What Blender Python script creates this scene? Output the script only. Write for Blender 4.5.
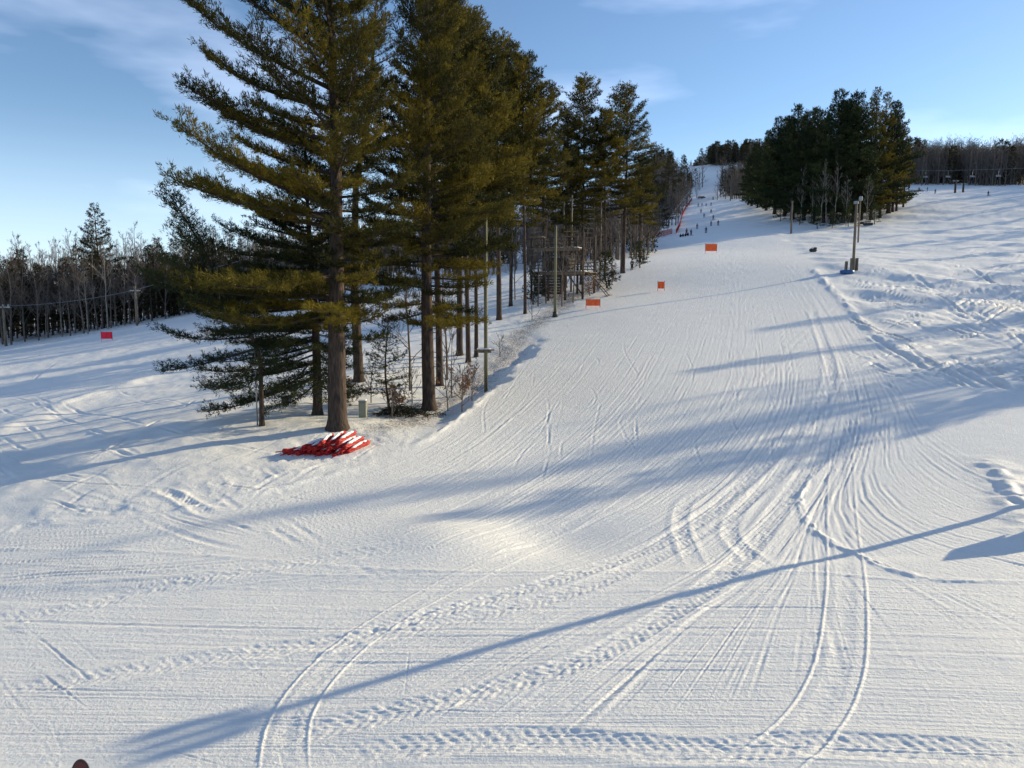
import bpy, math, random
import numpy as np
from mathutils import Vector, Matrix

for o in list(bpy.data.objects): bpy.data.objects.remove(o)
SC = bpy.context.scene
COL = SC.collection

# ------------------------------------------------------------------ camera
FPX = 740.0; CAMZ = 8.0; HOR = 300.0
PITCH = math.atan((384 - HOR) / FPX)
cam_d = bpy.data.cameras.new('camera'); cam = bpy.data.objects.new('camera', cam_d); COL.objects.link(cam)
cam.location = (0, 0, CAMZ); cam.rotation_euler = (math.pi / 2 - PITCH, 0, 0)
cam_d.sensor_width = 36; cam_d.lens = FPX / 1024 * 36
cam_d.clip_start = 0.1; cam_d.clip_end = 5000
SC.camera = cam

# ------------------------------------------------------------------ light
SUN_AZ = 26.0      # degrees from +X towards +Y
SUN_EL = 17.0
w = bpy.data.worlds.new('World'); SC.world = w; w.use_nodes = True
nt = w.node_tree; nt.nodes.clear()
out = nt.nodes.new('ShaderNodeOutputWorld'); bg = nt.nodes.new('ShaderNodeBackground')
sky = nt.nodes.new('ShaderNodeTexSky'); sky.sky_type = 'NISHITA'; sky.sun_disc = False
sky.sun_elevation = math.radians(SUN_EL); sky.sun_rotation = math.radians(90 - SUN_AZ)
sky.air_density = 1.0; sky.dust_density = 0.3; sky.ozone_density = 3.0; sky.altitude = 900
bg.inputs[1].default_value = 0.114
# thin cirrus wisps
tc = nt.nodes.new('ShaderNodeTexCoord'); mp = nt.nodes.new('ShaderNodeMapping')
mp.inputs['Rotation'].default_value = (0.0, 0.5, 0.3); mp.inputs['Scale'].default_value = (1.2, 1.5, 5.0)
nz = nt.nodes.new('ShaderNodeTexNoise'); nz.inputs['Scale'].default_value = 1.6; nz.inputs['Detail'].default_value = 5
nz.inputs['Roughness'].default_value = 0.5
rp = nt.nodes.new('ShaderNodeMapRange'); rp.inputs[1].default_value = 0.50; rp.inputs[2].default_value = 0.80
rp.inputs[3].default_value = 0.0; rp.inputs[4].default_value = 0.32
mx = nt.nodes.new('ShaderNodeMixRGB'); mx.inputs[2].default_value = (13, 14, 17, 1)
nt.links.new(tc.outputs['Generated'], mp.inputs[0]); nt.links.new(mp.outputs[0], nz.inputs[0])
nt.links.new(nz.outputs[0], rp.inputs[0]); nt.links.new(rp.outputs[0], mx.inputs[0])
nt.links.new(sky.outputs[0], mx.inputs[1]); sx = nt.nodes.new('ShaderNodeSeparateXYZ'); nt.links.new(tc.outputs['Generated'], sx.inputs[0])
hz = nt.nodes.new('ShaderNodeMapRange'); hz.interpolation_type = 'SMOOTHSTEP'; hz.inputs[1].default_value = .24; hz.inputs[2].default_value = -.02; hz.inputs[3].default_value = 0; hz.inputs[4].default_value = .55
nt.links.new(sx.outputs[2], hz.inputs[0])
hm = nt.nodes.new('ShaderNodeMixRGB'); hm.inputs[2].default_value = (5.6, 7.0, 8.8, 1)
nt.links.new(hz.outputs[0], hm.inputs[0]); nt.links.new(mx.outputs[0], hm.inputs[1]); nt.links.new(hm.outputs[0], bg.inputs[0]); nt.links.new(bg.outputs[0], out.inputs[0])

sd = bpy.data.lights.new('sun', 'SUN'); sd.energy = 4.4; sd.angle = math.radians(0.5); sd.color = (1.0, 0.85, 0.56)
sun = bpy.data.objects.new('sun', sd); COL.objects.link(sun)
a, e = math.radians(SUN_AZ), math.radians(SUN_EL)
SUNV = Vector((math.cos(e) * math.cos(a), math.cos(e) * math.sin(a), math.sin(e)))
sun.rotation_euler = SUNV.to_track_quat('Z', 'Y').to_euler(); sun.location = (60, 20, 60)
SC.view_settings.view_transform = 'Standard'; SC.view_settings.look = 'None'
SC.view_settings.exposure = 0.64; SC.view_settings.gamma = 1; SC.view_settings.use_curve_mapping = False

# ------------------------------------------------------------------ materials
def mat(name, col, rough=0.7, spec=0.3, col2=None, nscale=6.0, bump=0.0, bscale=None, coords='Object', stretch=(1, 1, 1), detail=4, metal=0.0):
    m = bpy.data.materials.new(name); m.use_nodes = True; t = m.node_tree; b = t.nodes['Principled BSDF']
    b.inputs['Roughness'].default_value = rough; b.inputs['Specular IOR Level'].default_value = spec
    b.inputs['Metallic'].default_value = metal
    b.inputs['Base Color'].default_value = (*col, 1)
    c2 = col2 or tuple(x * 0.8 for x in col)
    tcn = t.nodes.new('ShaderNodeTexCoord'); mpn = t.nodes.new('ShaderNodeMapping'); mpn.inputs['Scale'].default_value = stretch
    t.links.new(tcn.outputs[coords], mpn.inputs[0])
    n = t.nodes.new('ShaderNodeTexNoise'); n.inputs['Scale'].default_value = nscale; n.inputs['Detail'].default_value = detail
    t.links.new(mpn.outputs[0], n.inputs[0])
    r = t.nodes.new('ShaderNodeMapRange'); r.inputs[1].default_value = 0.35; r.inputs[2].default_value = 0.65
    t.links.new(n.outputs[0], r.inputs[0])
    x = t.nodes.new('ShaderNodeMixRGB'); x.inputs[1].default_value = (*col, 1); x.inputs[2].default_value = (*c2, 1)
    t.links.new(r.outputs[0], x.inputs[0]); t.links.new(x.outputs[0], b.inputs['Base Color'])
    if bump > 0:
        n2 = t.nodes.new('ShaderNodeTexNoise'); n2.inputs['Scale'].default_value = bscale or nscale * 2; n2.inputs['Detail'].default_value = 5
        t.links.new(mpn.outputs[0], n2.inputs[0])
        bp = t.nodes.new('ShaderNodeBump'); bp.inputs['Strength'].default_value = 1.0; bp.inputs['Distance'].default_value = bump
        t.links.new(n2.outputs[0], bp.inputs['Height']); t.links.new(bp.outputs[0], b.inputs['Normal'])
    return m

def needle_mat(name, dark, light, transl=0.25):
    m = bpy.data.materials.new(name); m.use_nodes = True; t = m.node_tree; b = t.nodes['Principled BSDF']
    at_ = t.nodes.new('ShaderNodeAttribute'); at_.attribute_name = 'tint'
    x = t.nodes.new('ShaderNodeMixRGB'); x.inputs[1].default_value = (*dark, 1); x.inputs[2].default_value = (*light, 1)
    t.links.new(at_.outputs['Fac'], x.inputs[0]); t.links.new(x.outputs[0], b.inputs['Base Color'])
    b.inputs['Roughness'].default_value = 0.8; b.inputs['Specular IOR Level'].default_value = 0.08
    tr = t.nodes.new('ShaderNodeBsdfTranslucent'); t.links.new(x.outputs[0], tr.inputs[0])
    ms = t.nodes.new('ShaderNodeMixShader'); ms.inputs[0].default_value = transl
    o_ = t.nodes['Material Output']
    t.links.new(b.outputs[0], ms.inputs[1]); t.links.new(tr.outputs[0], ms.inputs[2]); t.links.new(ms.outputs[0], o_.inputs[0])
    return m

M = {}
M['bark'] = mat('pine_bark', (.095, .068, .052), .9, .1, (.04, .03, .026), 9, .035, 14, stretch=(1, 1, .22))
M['bark_grey'] = mat('grey_bark', (.20, .16, .13), .9, .1, (.10, .08, .07), 7, .01, 14, stretch=(1, 1, .3))
M['twig'] = mat('bare_twigs', (.165, .135, .115), .9, .1, (.10, .082, .07), 3)
M['birch'] = mat('pale_bark', (.34, .29, .24), .8, .2, (.17, .14, .115), 4, stretch=(1, 1, .4))
M['limb'] = mat('limb_bark', (.07, .055, .042), .9, .1, (.04, .03, .025), 5)
M['needle'] = needle_mat('pine_needles', (.008, .018, .009), (.155, .120, .018), .22)  # golden and near-black tints paint sunlit boughs and dark interior into the foliage
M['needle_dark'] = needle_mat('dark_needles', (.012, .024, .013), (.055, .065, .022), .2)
M['needle_far'] = needle_mat('far_needles', (.020, .022, .013), (.055, .048, .020), .2)
M['wood'] = mat('weathered_wood', (.26, .20, .14), .85, .2, (.14, .11, .08), 5, .004, 30, stretch=(1, 1, .15))
M['wood_green'] = mat('treated_pole', (.20, .19, .11), .8, .2, (.12, .11, .07), 5, .003, 30, stretch=(1, 1, .1))
M['wood_dark'] = mat('dark_timber', (.085, .065, .05), .85, .2, (.045, .035, .03), 4, .004, 20, stretch=(1, 1, .3))
M['orange'] = mat('orange_fabric', (.90, .16, .045), .7, .2, (.82, .12, .035), 3)
M['pinkred'] = mat('pink_red_fabric', (.85, .03, .06), .7, .2, (.75, .025, .05), 3)
M['red'] = mat('red_netting', (.52, .02, .016), .6, .3, (.22, .01, .01), 9)
M['snowcap'] = mat('settled_snow', (.86, .87, .88), .6, .2, (.82, .84, .86), 8, .01, 20)
M['black'] = mat('black_plastic', (.02, .02, .022), .5, .4, (.035, .035, .035), 5)
M['metal'] = mat('grey_metal', (.30, .31, .32), .45, .5, (.24, .24, .25), 5, metal=.6)
M['bluepad'] = mat('blue_vinyl', (.03, .12, .30), .5, .4, (.025, .09, .24), 4)
M['leaf_dead'] = mat('dead_leaves', (.30, .13, .055), .8, .15, (.20, .085, .035), 5)
M['green_box'] = mat('painted_utility_metal', (.26, .27, .20), .6, .3, (.22, .22, .17), 4)
M['darkred'] = mat('dark_red_topsheet', (.10, .008, .012), .35, .5, (.07, .006, .01), 5)
M['skin'] = mat('skin', (.45, .28, .2), .6, .3)
M['yellow'] = mat('yellow_guard', (.75, .7, .35), .6, .3)
JK = [mat('jacket_navy', (.02, .03, .08)), mat('jacket_black', (.015, .015, .018)), mat('jacket_red', (.35, .02, .02)),
      mat('jacket_blue', (.03, .12, .35)), mat('jacket_grey', (.12, .12, .13))]

# ------------------------------------------------------------------ helpers
def mesh_np(name, V, Q=None, T=None, smooth=False, mats=()):
    V = np.asarray(V, dtype=np.float32).reshape(-1, 3)
    loops = []; sizes = []
    if Q is not None and len(Q): Q = np.asarray(Q, dtype=np.int32).reshape(-1, 4); loops.append(Q.ravel()); sizes.append(np.full(len(Q), 4, np.int32))
    if T is not None and len(T): T = np.asarray(T, dtype=np.int32).reshape(-1, 3); loops.append(T.ravel()); sizes.append(np.full(len(T), 3, np.int32))
    loops = np.concatenate(loops); sizes = np.concatenate(sizes)
    me = bpy.data.meshes.new(name)
    me.vertices.add(len(V)); me.vertices.foreach_set('co', V.ravel())
    me.loops.add(len(loops)); me.loops.foreach_set('vertex_index', loops)
    st = np.zeros(len(sizes), np.int32); st[1:] = np.cumsum(sizes)[:-1]
    me.polygons.add(len(sizes)); me.polygons.foreach_set('loop_start', st); me.polygons.foreach_set('loop_total', sizes)
    me.polygons.foreach_set('use_smooth', np.full(len(sizes), bool(smooth)))
    me.update(calc_edges=True)
    for m in mats: me.materials.append(m)
    return me

def link(name, me, parent=None, loc=None, rot=None):
    o = bpy.data.objects.new(name, me); COL.objects.link(o)
    if parent is not None: o.parent = parent
    if loc is not None: o.location = loc
    if rot is not None: o.rotation_euler = rot
    return o

def tag(o, label=None, cat=None, group=None, kind=None):
    if label: o['label'] = label
    if cat: o['category'] = cat
    if group: o['group'] = group
    if kind: o['kind'] = kind
    return o

def thing(name, label, cat, loc=(0, 0, 0), rotz=0, group=None, scale=1):
    o = bpy.data.objects.new(name, None); COL.objects.link(o); o.location = loc; o.rotation_euler = (0, 0, rotz)
    o.scale = (scale,) * 3; o.empty_display_size = .3
    return tag(o, label, cat, group)

def dup(root, loc, rotz=0.0, scale=1.0, label=None, group=None, tilt=(0, 0)):
    r = root.copy(); COL.objects.link(r); r.location = loc; r.rotation_euler = (tilt[0], tilt[1], rotz)
    r.scale = (scale, scale, scale) if not hasattr(scale, '__len__') else scale
    if label: r['label'] = label
    if group: r['group'] = group
    elif 'group' in r: del r['group']
    for ch in list(root.children):
        c = ch.copy(); COL.objects.link(c); c.parent = r
        for g in list(ch.children):
            d = g.copy(); COL.objects.link(d); d.parent = c
    return r

class MB:
    """collects tubes, boxes; builds one mesh"""
    def __init__(s): s.V = []; s.Q = []; s.T = []; s.n = 0
    def add(s, V, Q=None, T=None):
        V = np.asarray(V, float).reshape(-1, 3); s.V.append(V)
        if Q is not None and len(Q): s.Q.append(np.asarray(Q, int).reshape(-1, 4) + s.n)
        if T is not None and len(T): s.T.append(np.asarray(T, int).reshape(-1, 3) + s.n)
        s.n += len(V)
    def tube(s, pts, rad, sides=8, cap=True):
        pts = np.asarray(pts, float); n = len(pts)
        rad = np.full(n, rad, float) if np.isscalar(rad) else np.asarray(rad, float)
        d = np.gradient(pts, axis=0); d /= np.linalg.norm(d, axis=1)[:, None] + 1e-9
        ref = np.array([0, 0, 1.]) if abs(d[0][2]) < .9 else np.array([1., 0, 0])
        u = np.cross(d, ref); u /= np.linalg.norm(u, axis=1)[:, None] + 1e-9; v = np.cross(d, u)
        an = np.linspace(0, 2 * np.pi, sides, endpoint=False)
        ring = pts[:, None] + rad[:, None, None] * (np.cos(an)[None, :, None] * u[:, None] + np.sin(an)[None, :, None] * v[:, None])
        i = np.arange(n - 1)[:, None] * sides; j = np.arange(sides)[None]; k = (j + 1) % sides
        Q = np.stack([i + j, i + k, i + sides + k, i + sides + j], -1).reshape(-1, 4)
        T = []
        V = ring.reshape(-1, 3)
        if cap:
            V = np.vstack([V, pts[:1], pts[-1:]]); c0 = n * sides; c1 = c0 + 1
            for q in range(sides):
                T.append((c0, (q + 1) % sides, q)); T.append((c1, (n - 1) * sides + q, (n - 1) * sides + (q + 1) % sides))
        s.add(V, Q, T)
    def box(s, c, size, rz=0, ry=0, rx=0, bev=0.0):
        import mathutils
        R = np.array(mathutils.Euler((rx, ry, rz)).to_matrix())
        h = np.array(size) / 2.0; b = min(bev, h.min() * .8)
        if b <= 0:
            P = np.array([(x, y, z) for x in (-1, 1) for y in (-1, 1) for z in (-1, 1)], float) * h
            Q = [(0, 1, 3, 2), (4, 6, 7, 5), (0, 4, 5, 1), (2, 3, 7, 6), (0, 2, 6, 4), (1, 5, 7, 3)]
            s.add(P @ R.T + np.array(c), Q); return
        # bevelled box: rings of octagons
        def ring(z, ins):
            hx, hy = h[0] - ins, h[1] - ins
            return [(-hx + b, -hy, z), (hx - b, -hy, z), (hx, -hy + b, z), (hx, hy - b, z), (hx - b, hy, z), (-hx + b, hy, z), (-hx, hy - b, z), (-hx, -hy + b, z)]
        P = np.array(ring(-h[2], b * .7) + ring(-h[2] + b, 0) + ring(h[2] - b, 0) + ring(h[2], b * .7), float)
        Q = []; T = []
        for r in range(3):
            for j in range(8): k = (j + 1) % 8; Q.append((r * 8 + j, r * 8 + k, r * 8 + 8 + k, r * 8 + 8 + j))
        for j in range(1, 7): T.append((0, j + 1, j)); T.append((24, 24 + j, 24 + j + 1))
        s.add(P @ R.T + np.array(c), Q, T)
    def segs(s, P0, P1, R0, R1, sides=4):
        P0, P1 = np.asarray(P0, float), np.asarray(P1, float); R0 = np.asarray(R0, float); R1 = np.asarray(R1, float)
        if len(P0) == 0: return
        d = P1 - P0; d /= np.linalg.norm(d, axis=1)[:, None] + 1e-9
        ref = np.where(np.abs(d[:, 2:3]) < .9, np.array([[0, 0, 1.]]), np.array([[1., 0, 0]]))
        u = np.cross(d, ref); u /= np.linalg.norm(u, axis=1)[:, None] + 1e-9; v = np.cross(d, u)
        an = np.linspace(0, 2 * np.pi, sides, endpoint=False)
        off = np.cos(an)[None, :, None] * u[:, None] + np.sin(an)[None, :, None] * v[:, None]
        A = P0[:, None] + R0[:, None, None] * off; B = P1[:, None] + R1[:, None, None] * off
        V = np.concatenate([A, B], 1).reshape(-1, 3)
        b_ = np.arange(len(P0))[:, None] * 2 * sides; j = np.arange(sides)[None]; k = (j + 1) % sides
        Q = np.stack([b_ + j, b_ + k, b_ + sides + k, b_ + sides + j], -1).reshape(-1, 4)
        s.add(V, Q)
    def build(s, name, m, parent=None, smooth=False, loc=None):
        me = mesh_np(name, np.vstack(s.V), np.vstack(s.Q) if s.Q else None, np.vstack(s.T) if s.T else None, smooth, [m])
        return link(name, me, parent, loc)

def vnoise(x, y, seed=0):
    xi = np.floor(x).astype(np.int64); yi = np.floor(y).astype(np.int64); fx = x - xi; fy = y - yi
    ux = fx * fx * fx * (fx * (fx * 6 - 15) + 10); uy = fy * fy * fy * (fy * (fy * 6 - 15) + 10)
    def h(i, j):
        n = (i * 374761393 + j * 668265263 + seed * 1442695041) & 0xffffffff
        n = ((n ^ (n >> 13)) * 1274126177) & 0xffffffff
        return ((n ^ (n >> 16)) & 0xffff) / 32767.5 - 1.0
    a = h(xi, yi); b = h(xi + 1, yi); c = h(xi, yi + 1); d = h(xi + 1, yi + 1)
    return (a * (1 - ux) + b * ux) * (1 - uy) + (c * (1 - ux) + d * ux) * uy
def fbm(x, y, oct=4, seed=0, g=.5):
    s = 0; am = 1; t = 0
    for i in range(oct): s = s + am * vnoise(x * 2 ** i + i * 17.3, y * 2 ** i - i * 9.1, seed + i); t += am; am *= g
    return s / t
def sstep(a, b, x): t = np.clip((x - a) / (b - a), 0, 1); return t * t * (3 - 2 * t)

# ------------------------------------------------------------------ terrain (large form): thin-plate surface through surveyed points
cp, sp = math.cos(PITCH), math.sin(PITCH)
def ray(px, py):
    u = (np.asarray(px, float) - 512) / FPX; v = (384 - np.asarray(py, float)) / FPX
    return u, cp + v * sp, -sp + v * cp          # x, y, z (unnormalised)
def survey(px, py, D):
    rx, ry, rz = ray(px, py); k = D / ry; return (float(rx * k), float(D), float(CAMZ + rz * k))
CT = [survey(*p) for p in [
    (0, 500, 29), (0, 430, 48), (0, 390, 75), (0, 347, 130), (107, 338, 118), (200, 312, 140), (360, 287, 170), (250, 350, 80), (250, 390, 52),
    (261, 425, 39), (340, 426, 38), (430, 400, 45), (486, 383, 50), (524, 313, 85), (556, 316, 80), (593, 306, 84), (620, 272, 110), (645, 262, 122),
    (661, 288, 95), (711, 250, 150), (683, 236, 190), (760, 236, 172), (690, 228, 225), (700, 198, 380), (712, 165, 620), (745, 166, 630),
    (800, 230, 185), (853, 270, 97), (900, 205, 225), (910, 186, 320), (1024, 183, 320), (970, 184, 330), (1024, 400, 40), (1024, 300, 78), (1024, 500, 26.5),
    (700, 400, 42), (700, 500, 28), (512, 560, 22.5), (1024, 230, 155), (512, 450, 35), (800, 330, 65)]]
CT += [(-40, -40, -2.2), (0, -40, 0), (40, -40, 2.2), (-25, 5, -1.5), (0, 5, 0), (25, 5, 1.5), (-11, 14, -.7), (0, 14, 0), (11, 14, .7), (-26, 22, -1.5),
       (170, 75, 17), (90, 30, 4.5), (-120, 40, -1.5), (-220, 130, -2), (-150, 350, 4), (-60, 320, 18), (0, 420, 45), (60, 620, 100), (330, 320, 72), (420, 620, 125),
       (300, 640, 130), (-300, 600, 25), (180, 900, 128), (-100, 900, 90), (500, 950, 130), (-400, 0, -3), (400, 0, 10), (0, -200, -2)]
CT = np.array(CT); CX, CY, CZ = CT[:, 0] / 100, CT[:, 1] / 100, CT[:, 2]
def sstep(a, b, x): t = np.clip((x - a) / (b - a), 0, 1); return t * t * (3 - 2 * t)
def ker(r2): return np.where(r2 > 1e-12, r2 * np.log(r2 + 1e-12), 0.0)
n_ = len(CX)
K = ker((CX[:, None] - CX) ** 2 + (CY[:, None] - CY) ** 2) + np.eye(n_) * 2e-3
P_ = np.stack([np.ones(n_), CX, CY], 1)
A_ = np.block([[K, P_], [P_.T, np.zeros((3, 3))]])
W_ = np.linalg.solve(A_, np.concatenate([CZ, np.zeros(3)]))
def macro(x, y):
    x = np.asarray(x, float); y = np.asarray(y, float)
    X = x / 100; Y = y / 100; z = W_[n_] + W_[n_ + 1] * X + W_[n_ + 2] * Y
    for i in range(n_): z = z + W_[i] * ker((X - CX[i]) ** 2 + (Y - CY[i]) ** 2)
    # patch tilted sunward, shaped in to make a bright spot before the run
    z = z - .20 * (x + 0.3) * np.exp(-((x + 0.3) / 3.0) ** 2 - ((y - 24.3) / 1.9) ** 2)
    z = z + .10 * np.tanh(x / 5) * (1 - sstep(20.6, 21.6, y))  # slight tilt added so the near snow turns darker below this edge
    return z
_ths = np.linspace(-.9, .9, 300); _rs = np.geomspace(4, 900, 420)
_LUT = macro(np.sin(_ths)[None] * _rs[:, None], np.cos(_ths)[None] * _rs[:, None])
def hlut(x, y):
    th = np.arctan2(x, y); r = np.hypot(x, y)
    i = np.clip(np.log(r / 4) / math.log(900 / 4) * 419, 0, 418.999); j = np.clip((th + .9) / 1.8 * 299, 0, 298.999)
    a = i.astype(int); b = j.astype(int); f = i - a; g = j - b
    return (_LUT[a, b] * (1 - g) + _LUT[a, b + 1] * g) * (1 - f) + (_LUT[a + 1, b] * (1 - g) + _LUT[a + 1, b + 1] * g) * f
_D = np.geomspace(5, 880, 500)
def at(px, py):
    """ground points seen along survey sight lines, array in -> (n,2)"""
    px = np.atleast_1d(np.asarray(px, float)); py = np.atleast_1d(np.asarray(py, float))
    rx, ry, rz = ray(px, py); rx = rx / ry; rz = rz / ry
    X = rx[:, None] * _D; H = hlut(X, np.broadcast_to(_D, X.shape)); Z = CAMZ + rz[:, None] * _D
    below = (Z - H) < 0
    k = np.where(below.any(1), below.argmax(1), len(_D) - 1); k = np.maximum(k, 1); r = np.arange(len(px))
    d0 = (Z - H)[r, k - 1]; d1 = (Z - H)[r, k]; f = np.clip(d0 / (d0 - d1 + 1e-9), 0, 1)
    D = _D[k - 1] + f * (_D[k] - _D[k - 1])
    return np.stack([rx * D, D], 1)

# polar tessellation, finest in front of the lodge
rows = [.5, 1.5, 3, 4.5, 6, 7.5, 9, 10]
r = 10.6
while r < 1000:
    rows.append(r); r += min(.72 / (FPX * (8 / r ** 2 + .06 / r)), 4.0)
rows += [1040, 1100, 1200, 1400, 1800, 2600]
RR = np.array(rows)
fine = np.arange(-.665, .665, 1.05 / FPX)
TH = np.concatenate([np.linspace(-math.pi, -.75, 60), np.linspace(-.745, -.668, 20), fine, np.linspace(.668, .745, 20), np.linspace(.75, math.pi, 60)])
NR, NT = len(RR), len(TH)
GX = np.sin(TH)[None] * RR[:, None]; GY = np.cos(TH)[None] * RR[:, None]
GZ = macro(np.where(RR[:, None] > 1000, GX * 1000 / np.maximum(RR[:, None], 1), GX), np.where(RR[:, None] > 1000, GY * 1000 / np.maximum(RR[:, None], 1), GY))

# edges of the groomed run (world x as a function of depth y), from sight lines
LE = at([-200, 0, 150, 290, 380, 430, 480, 530, 560, 600, 640, 660, 690], [560, 535, 515, 490, 462, 440, 405, 360, 325, 292, 258, 236, 205])
REp = at([1250, 1024, 960, 900, 850, 815, 790, 765], [430, 392, 372, 345, 308, 270, 245, 232])
def edge(E, y):
    o = np.argsort(E[:, 1]); return np.interp(y, E[o, 1], E[o, 0])
XL = edge(LE, GY) + .5 * vnoise(GY / 2.2, GY * 0, 12) + .25 * vnoise(GY / .7, GY * 0, 13); XR = edge(REp, GY)
dist_fade = 1 / (1 + (RR[:, None] / 160) ** 2)
roughL = sstep(0, 3.0, XL - GX) * (GY > 15); roughR = sstep(0, 2.5, GX - XR) * sstep(30, 36, GY)
rough = np.clip(roughL + roughR, 0, 1)
GZ += rough * (.16 * fbm(GX / 5, GY / 5, 4, 3) + .05 * fbm(GX / 1.1, GY / 1.1, 3, 8))
GZ += roughR * (.45 * fbm(GX / 6 + GY / 12, GY / 9, 3, 21) + .10 * np.abs(fbm(GX / 2.0, GY / 2.6, 3, 24)) * sstep(150, 60, GY))
GZ += (1 - rough) * (.02 * fbm(GX / 4, GY / 4, 3, 5) + .006 * fbm(GX / .5, GY / .35, 3, 9) * (RR[:, None] < 60) + .012 * fbm(GX / 1.6, GY / .5, 3, 41) * sstep(24, 16, GY))
GZ -= .55 * sstep(0, 1.6, XL - GX) * sstep(36, 44, GY) * sstep(72, 58, GY) * sstep(14, 4, XL - GX)
# footprints and clods around the wooded strip
isl = np.exp(-((GX - (XL - 3.0)) / 3.0) ** 2) * (GY > 22) * (GY < 120)
GZ += isl * .05 * np.maximum(fbm(GX / .4, GY / .4, 2, 31), 0)

def stamp(pts, prof, reach, along=None):
    """pts (n,2) polyline; prof(d, s, side) -> height change"""
    rr = np.hypot(pts[:, 0], pts[:, 1]); tt = np.arctan2(pts[:, 0], pts[:, 1])
    i0 = max(np.searchsorted(RR, rr.min() - reach) - 1, 0); i1 = min(np.searchsorted(RR, rr.max() + reach) + 1, NR)
    m = reach / max(rr.min(), 2)
    j0 = max(np.searchsorted(TH, tt.min() - m) - 1, 0); j1 = min(np.searchsorted(TH, tt.max() + m) + 1, NT)
    if i1 <= i0 or j1 <= j0: return
    best = np.full((i1 - i0, j1 - j0), 9e9, np.float32); sd_ = np.zeros_like(best); sl = np.zeros_like(best)
    s0 = 0
    for k in range(len(pts) - 1):
        p, q = pts[k], pts[k + 1]; L = math.hypot(*(q - p))
        if L < 1e-4: continue
        ra, rb = sorted((rr[k], rr[k + 1])); ta, tb = sorted((tt[k], tt[k + 1]))
        ia = max(np.searchsorted(RR, ra * .985 - reach) - 1, i0); ib = min(np.searchsorted(RR, rb + reach) + 1, i1)
        mm = reach / max(ra, 2)
        ja = max(np.searchsorted(TH, ta - mm) - 1, j0); jb = min(np.searchsorted(TH, tb + mm) + 1, j1)
        if ib > ia and jb > ja:
            x = GX[ia:ib, ja:jb] - p[0]; y = GY[ia:ib, ja:jb] - p[1]; d = (q - p) / L
            t = np.clip(x * d[0] + y * d[1], 0, L); ex = x - t * d[0]; ey = y - t * d[1]
            dd = np.sqrt(ex * ex + ey * ey); sgn = np.sign(x * d[1] - y * d[0])
            B = best[ia - i0:ib - i0, ja - j0:jb - j0]; c = dd < B
            B[c] = dd[c]; sd_[ia - i0:ib - i0, ja - j0:jb - j0][c] = sgn[c]; sl[ia - i0:ib - i0, ja - j0:jb - j0][c] = (s0 + t)[c]
        s0 += L
    c = best < reach
    if c.any():
        GZ[i0:i1, j0:j1][c] += prof(best[c].astype(float), sl[c].astype(float), sd_[c].astype(float), s0)

def smooth_path(P, n=40):
    P = np.asarray(P, float); t = np.linspace(0, len(P) - 1, n); out = []
    for tt_ in t:
        i = min(int(tt_), len(P) - 2); f = tt_ - i
        p0 = P[max(i - 1, 0)]; p1 = P[i]; p2 = P[i + 1]; p3 = P[min(i + 2, len(P) - 1)]
        out.append(.5 * ((2 * p1) + (-p0 + p2) * f + (2 * p0 - 5 * p1 + 4 * p2 - p3) * f * f + (-p0 + 3 * p1 - 3 * p2 + p3) * f ** 3))
    return np.array(out)
def gpath(P, n=40):
    q = smooth_path(P, n); return at(q[:, 0], q[:, 1])

rng = np.random.default_rng(5)
def groove(wd, dp):
    seed_ = rng.uniform(0, 90)
    def f(d, s, sd, L):
        en = np.clip(s / 2, 0, 1) * np.clip((L - s) / 2, 0, 1) * np.clip(.55 + .8 * vnoise(s / 2.7 + seed_ * 7.7, s * 0 + seed_, 3) + .3 * vnoise(s / .4, s * 0 + seed_, 6), .05, 1.3)
        return (-dp * np.exp(-(d / wd) ** 2) + .7 * dp * np.exp(-((d - 1.7 * wd) / (.7 * wd)) ** 2)) * en
    return f
def ridge(wd, hp, lump=0.0, ls=.5):
    def f(d, s, sd, L):
        en = np.clip(s / 2, 0, 1) * np.clip((L - s) / 2, 0, 1)
        h = hp * np.exp(-(d / wd) ** 2)
        if lump: h = h * (1 + lump * vnoise(s / ls, d * sd / (wd * .6), 77))
        return h * en
    return f
def tread(wd, dp, pitch=.24):
    def f(d, s, sd, L):
        en = np.clip(s / 2, 0, 1) * np.clip((L - s) / 2, 0, 1)
        inside = sstep(wd, wd * .8, d)
        chev = np.sin(2 * np.pi * (s + d * .8) / pitch)
        return (inside * dp * (.24 * chev + .45 * vnoise(s / .22, d * sd / .13, 4) + .25 * vnoise(s / .08, d * sd / .08, 5)) - inside * dp * .5 + dp * 1.2 * np.exp(-((d - wd) / (.12 + .1 * wd)) ** 2)) * en
    return f

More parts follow.
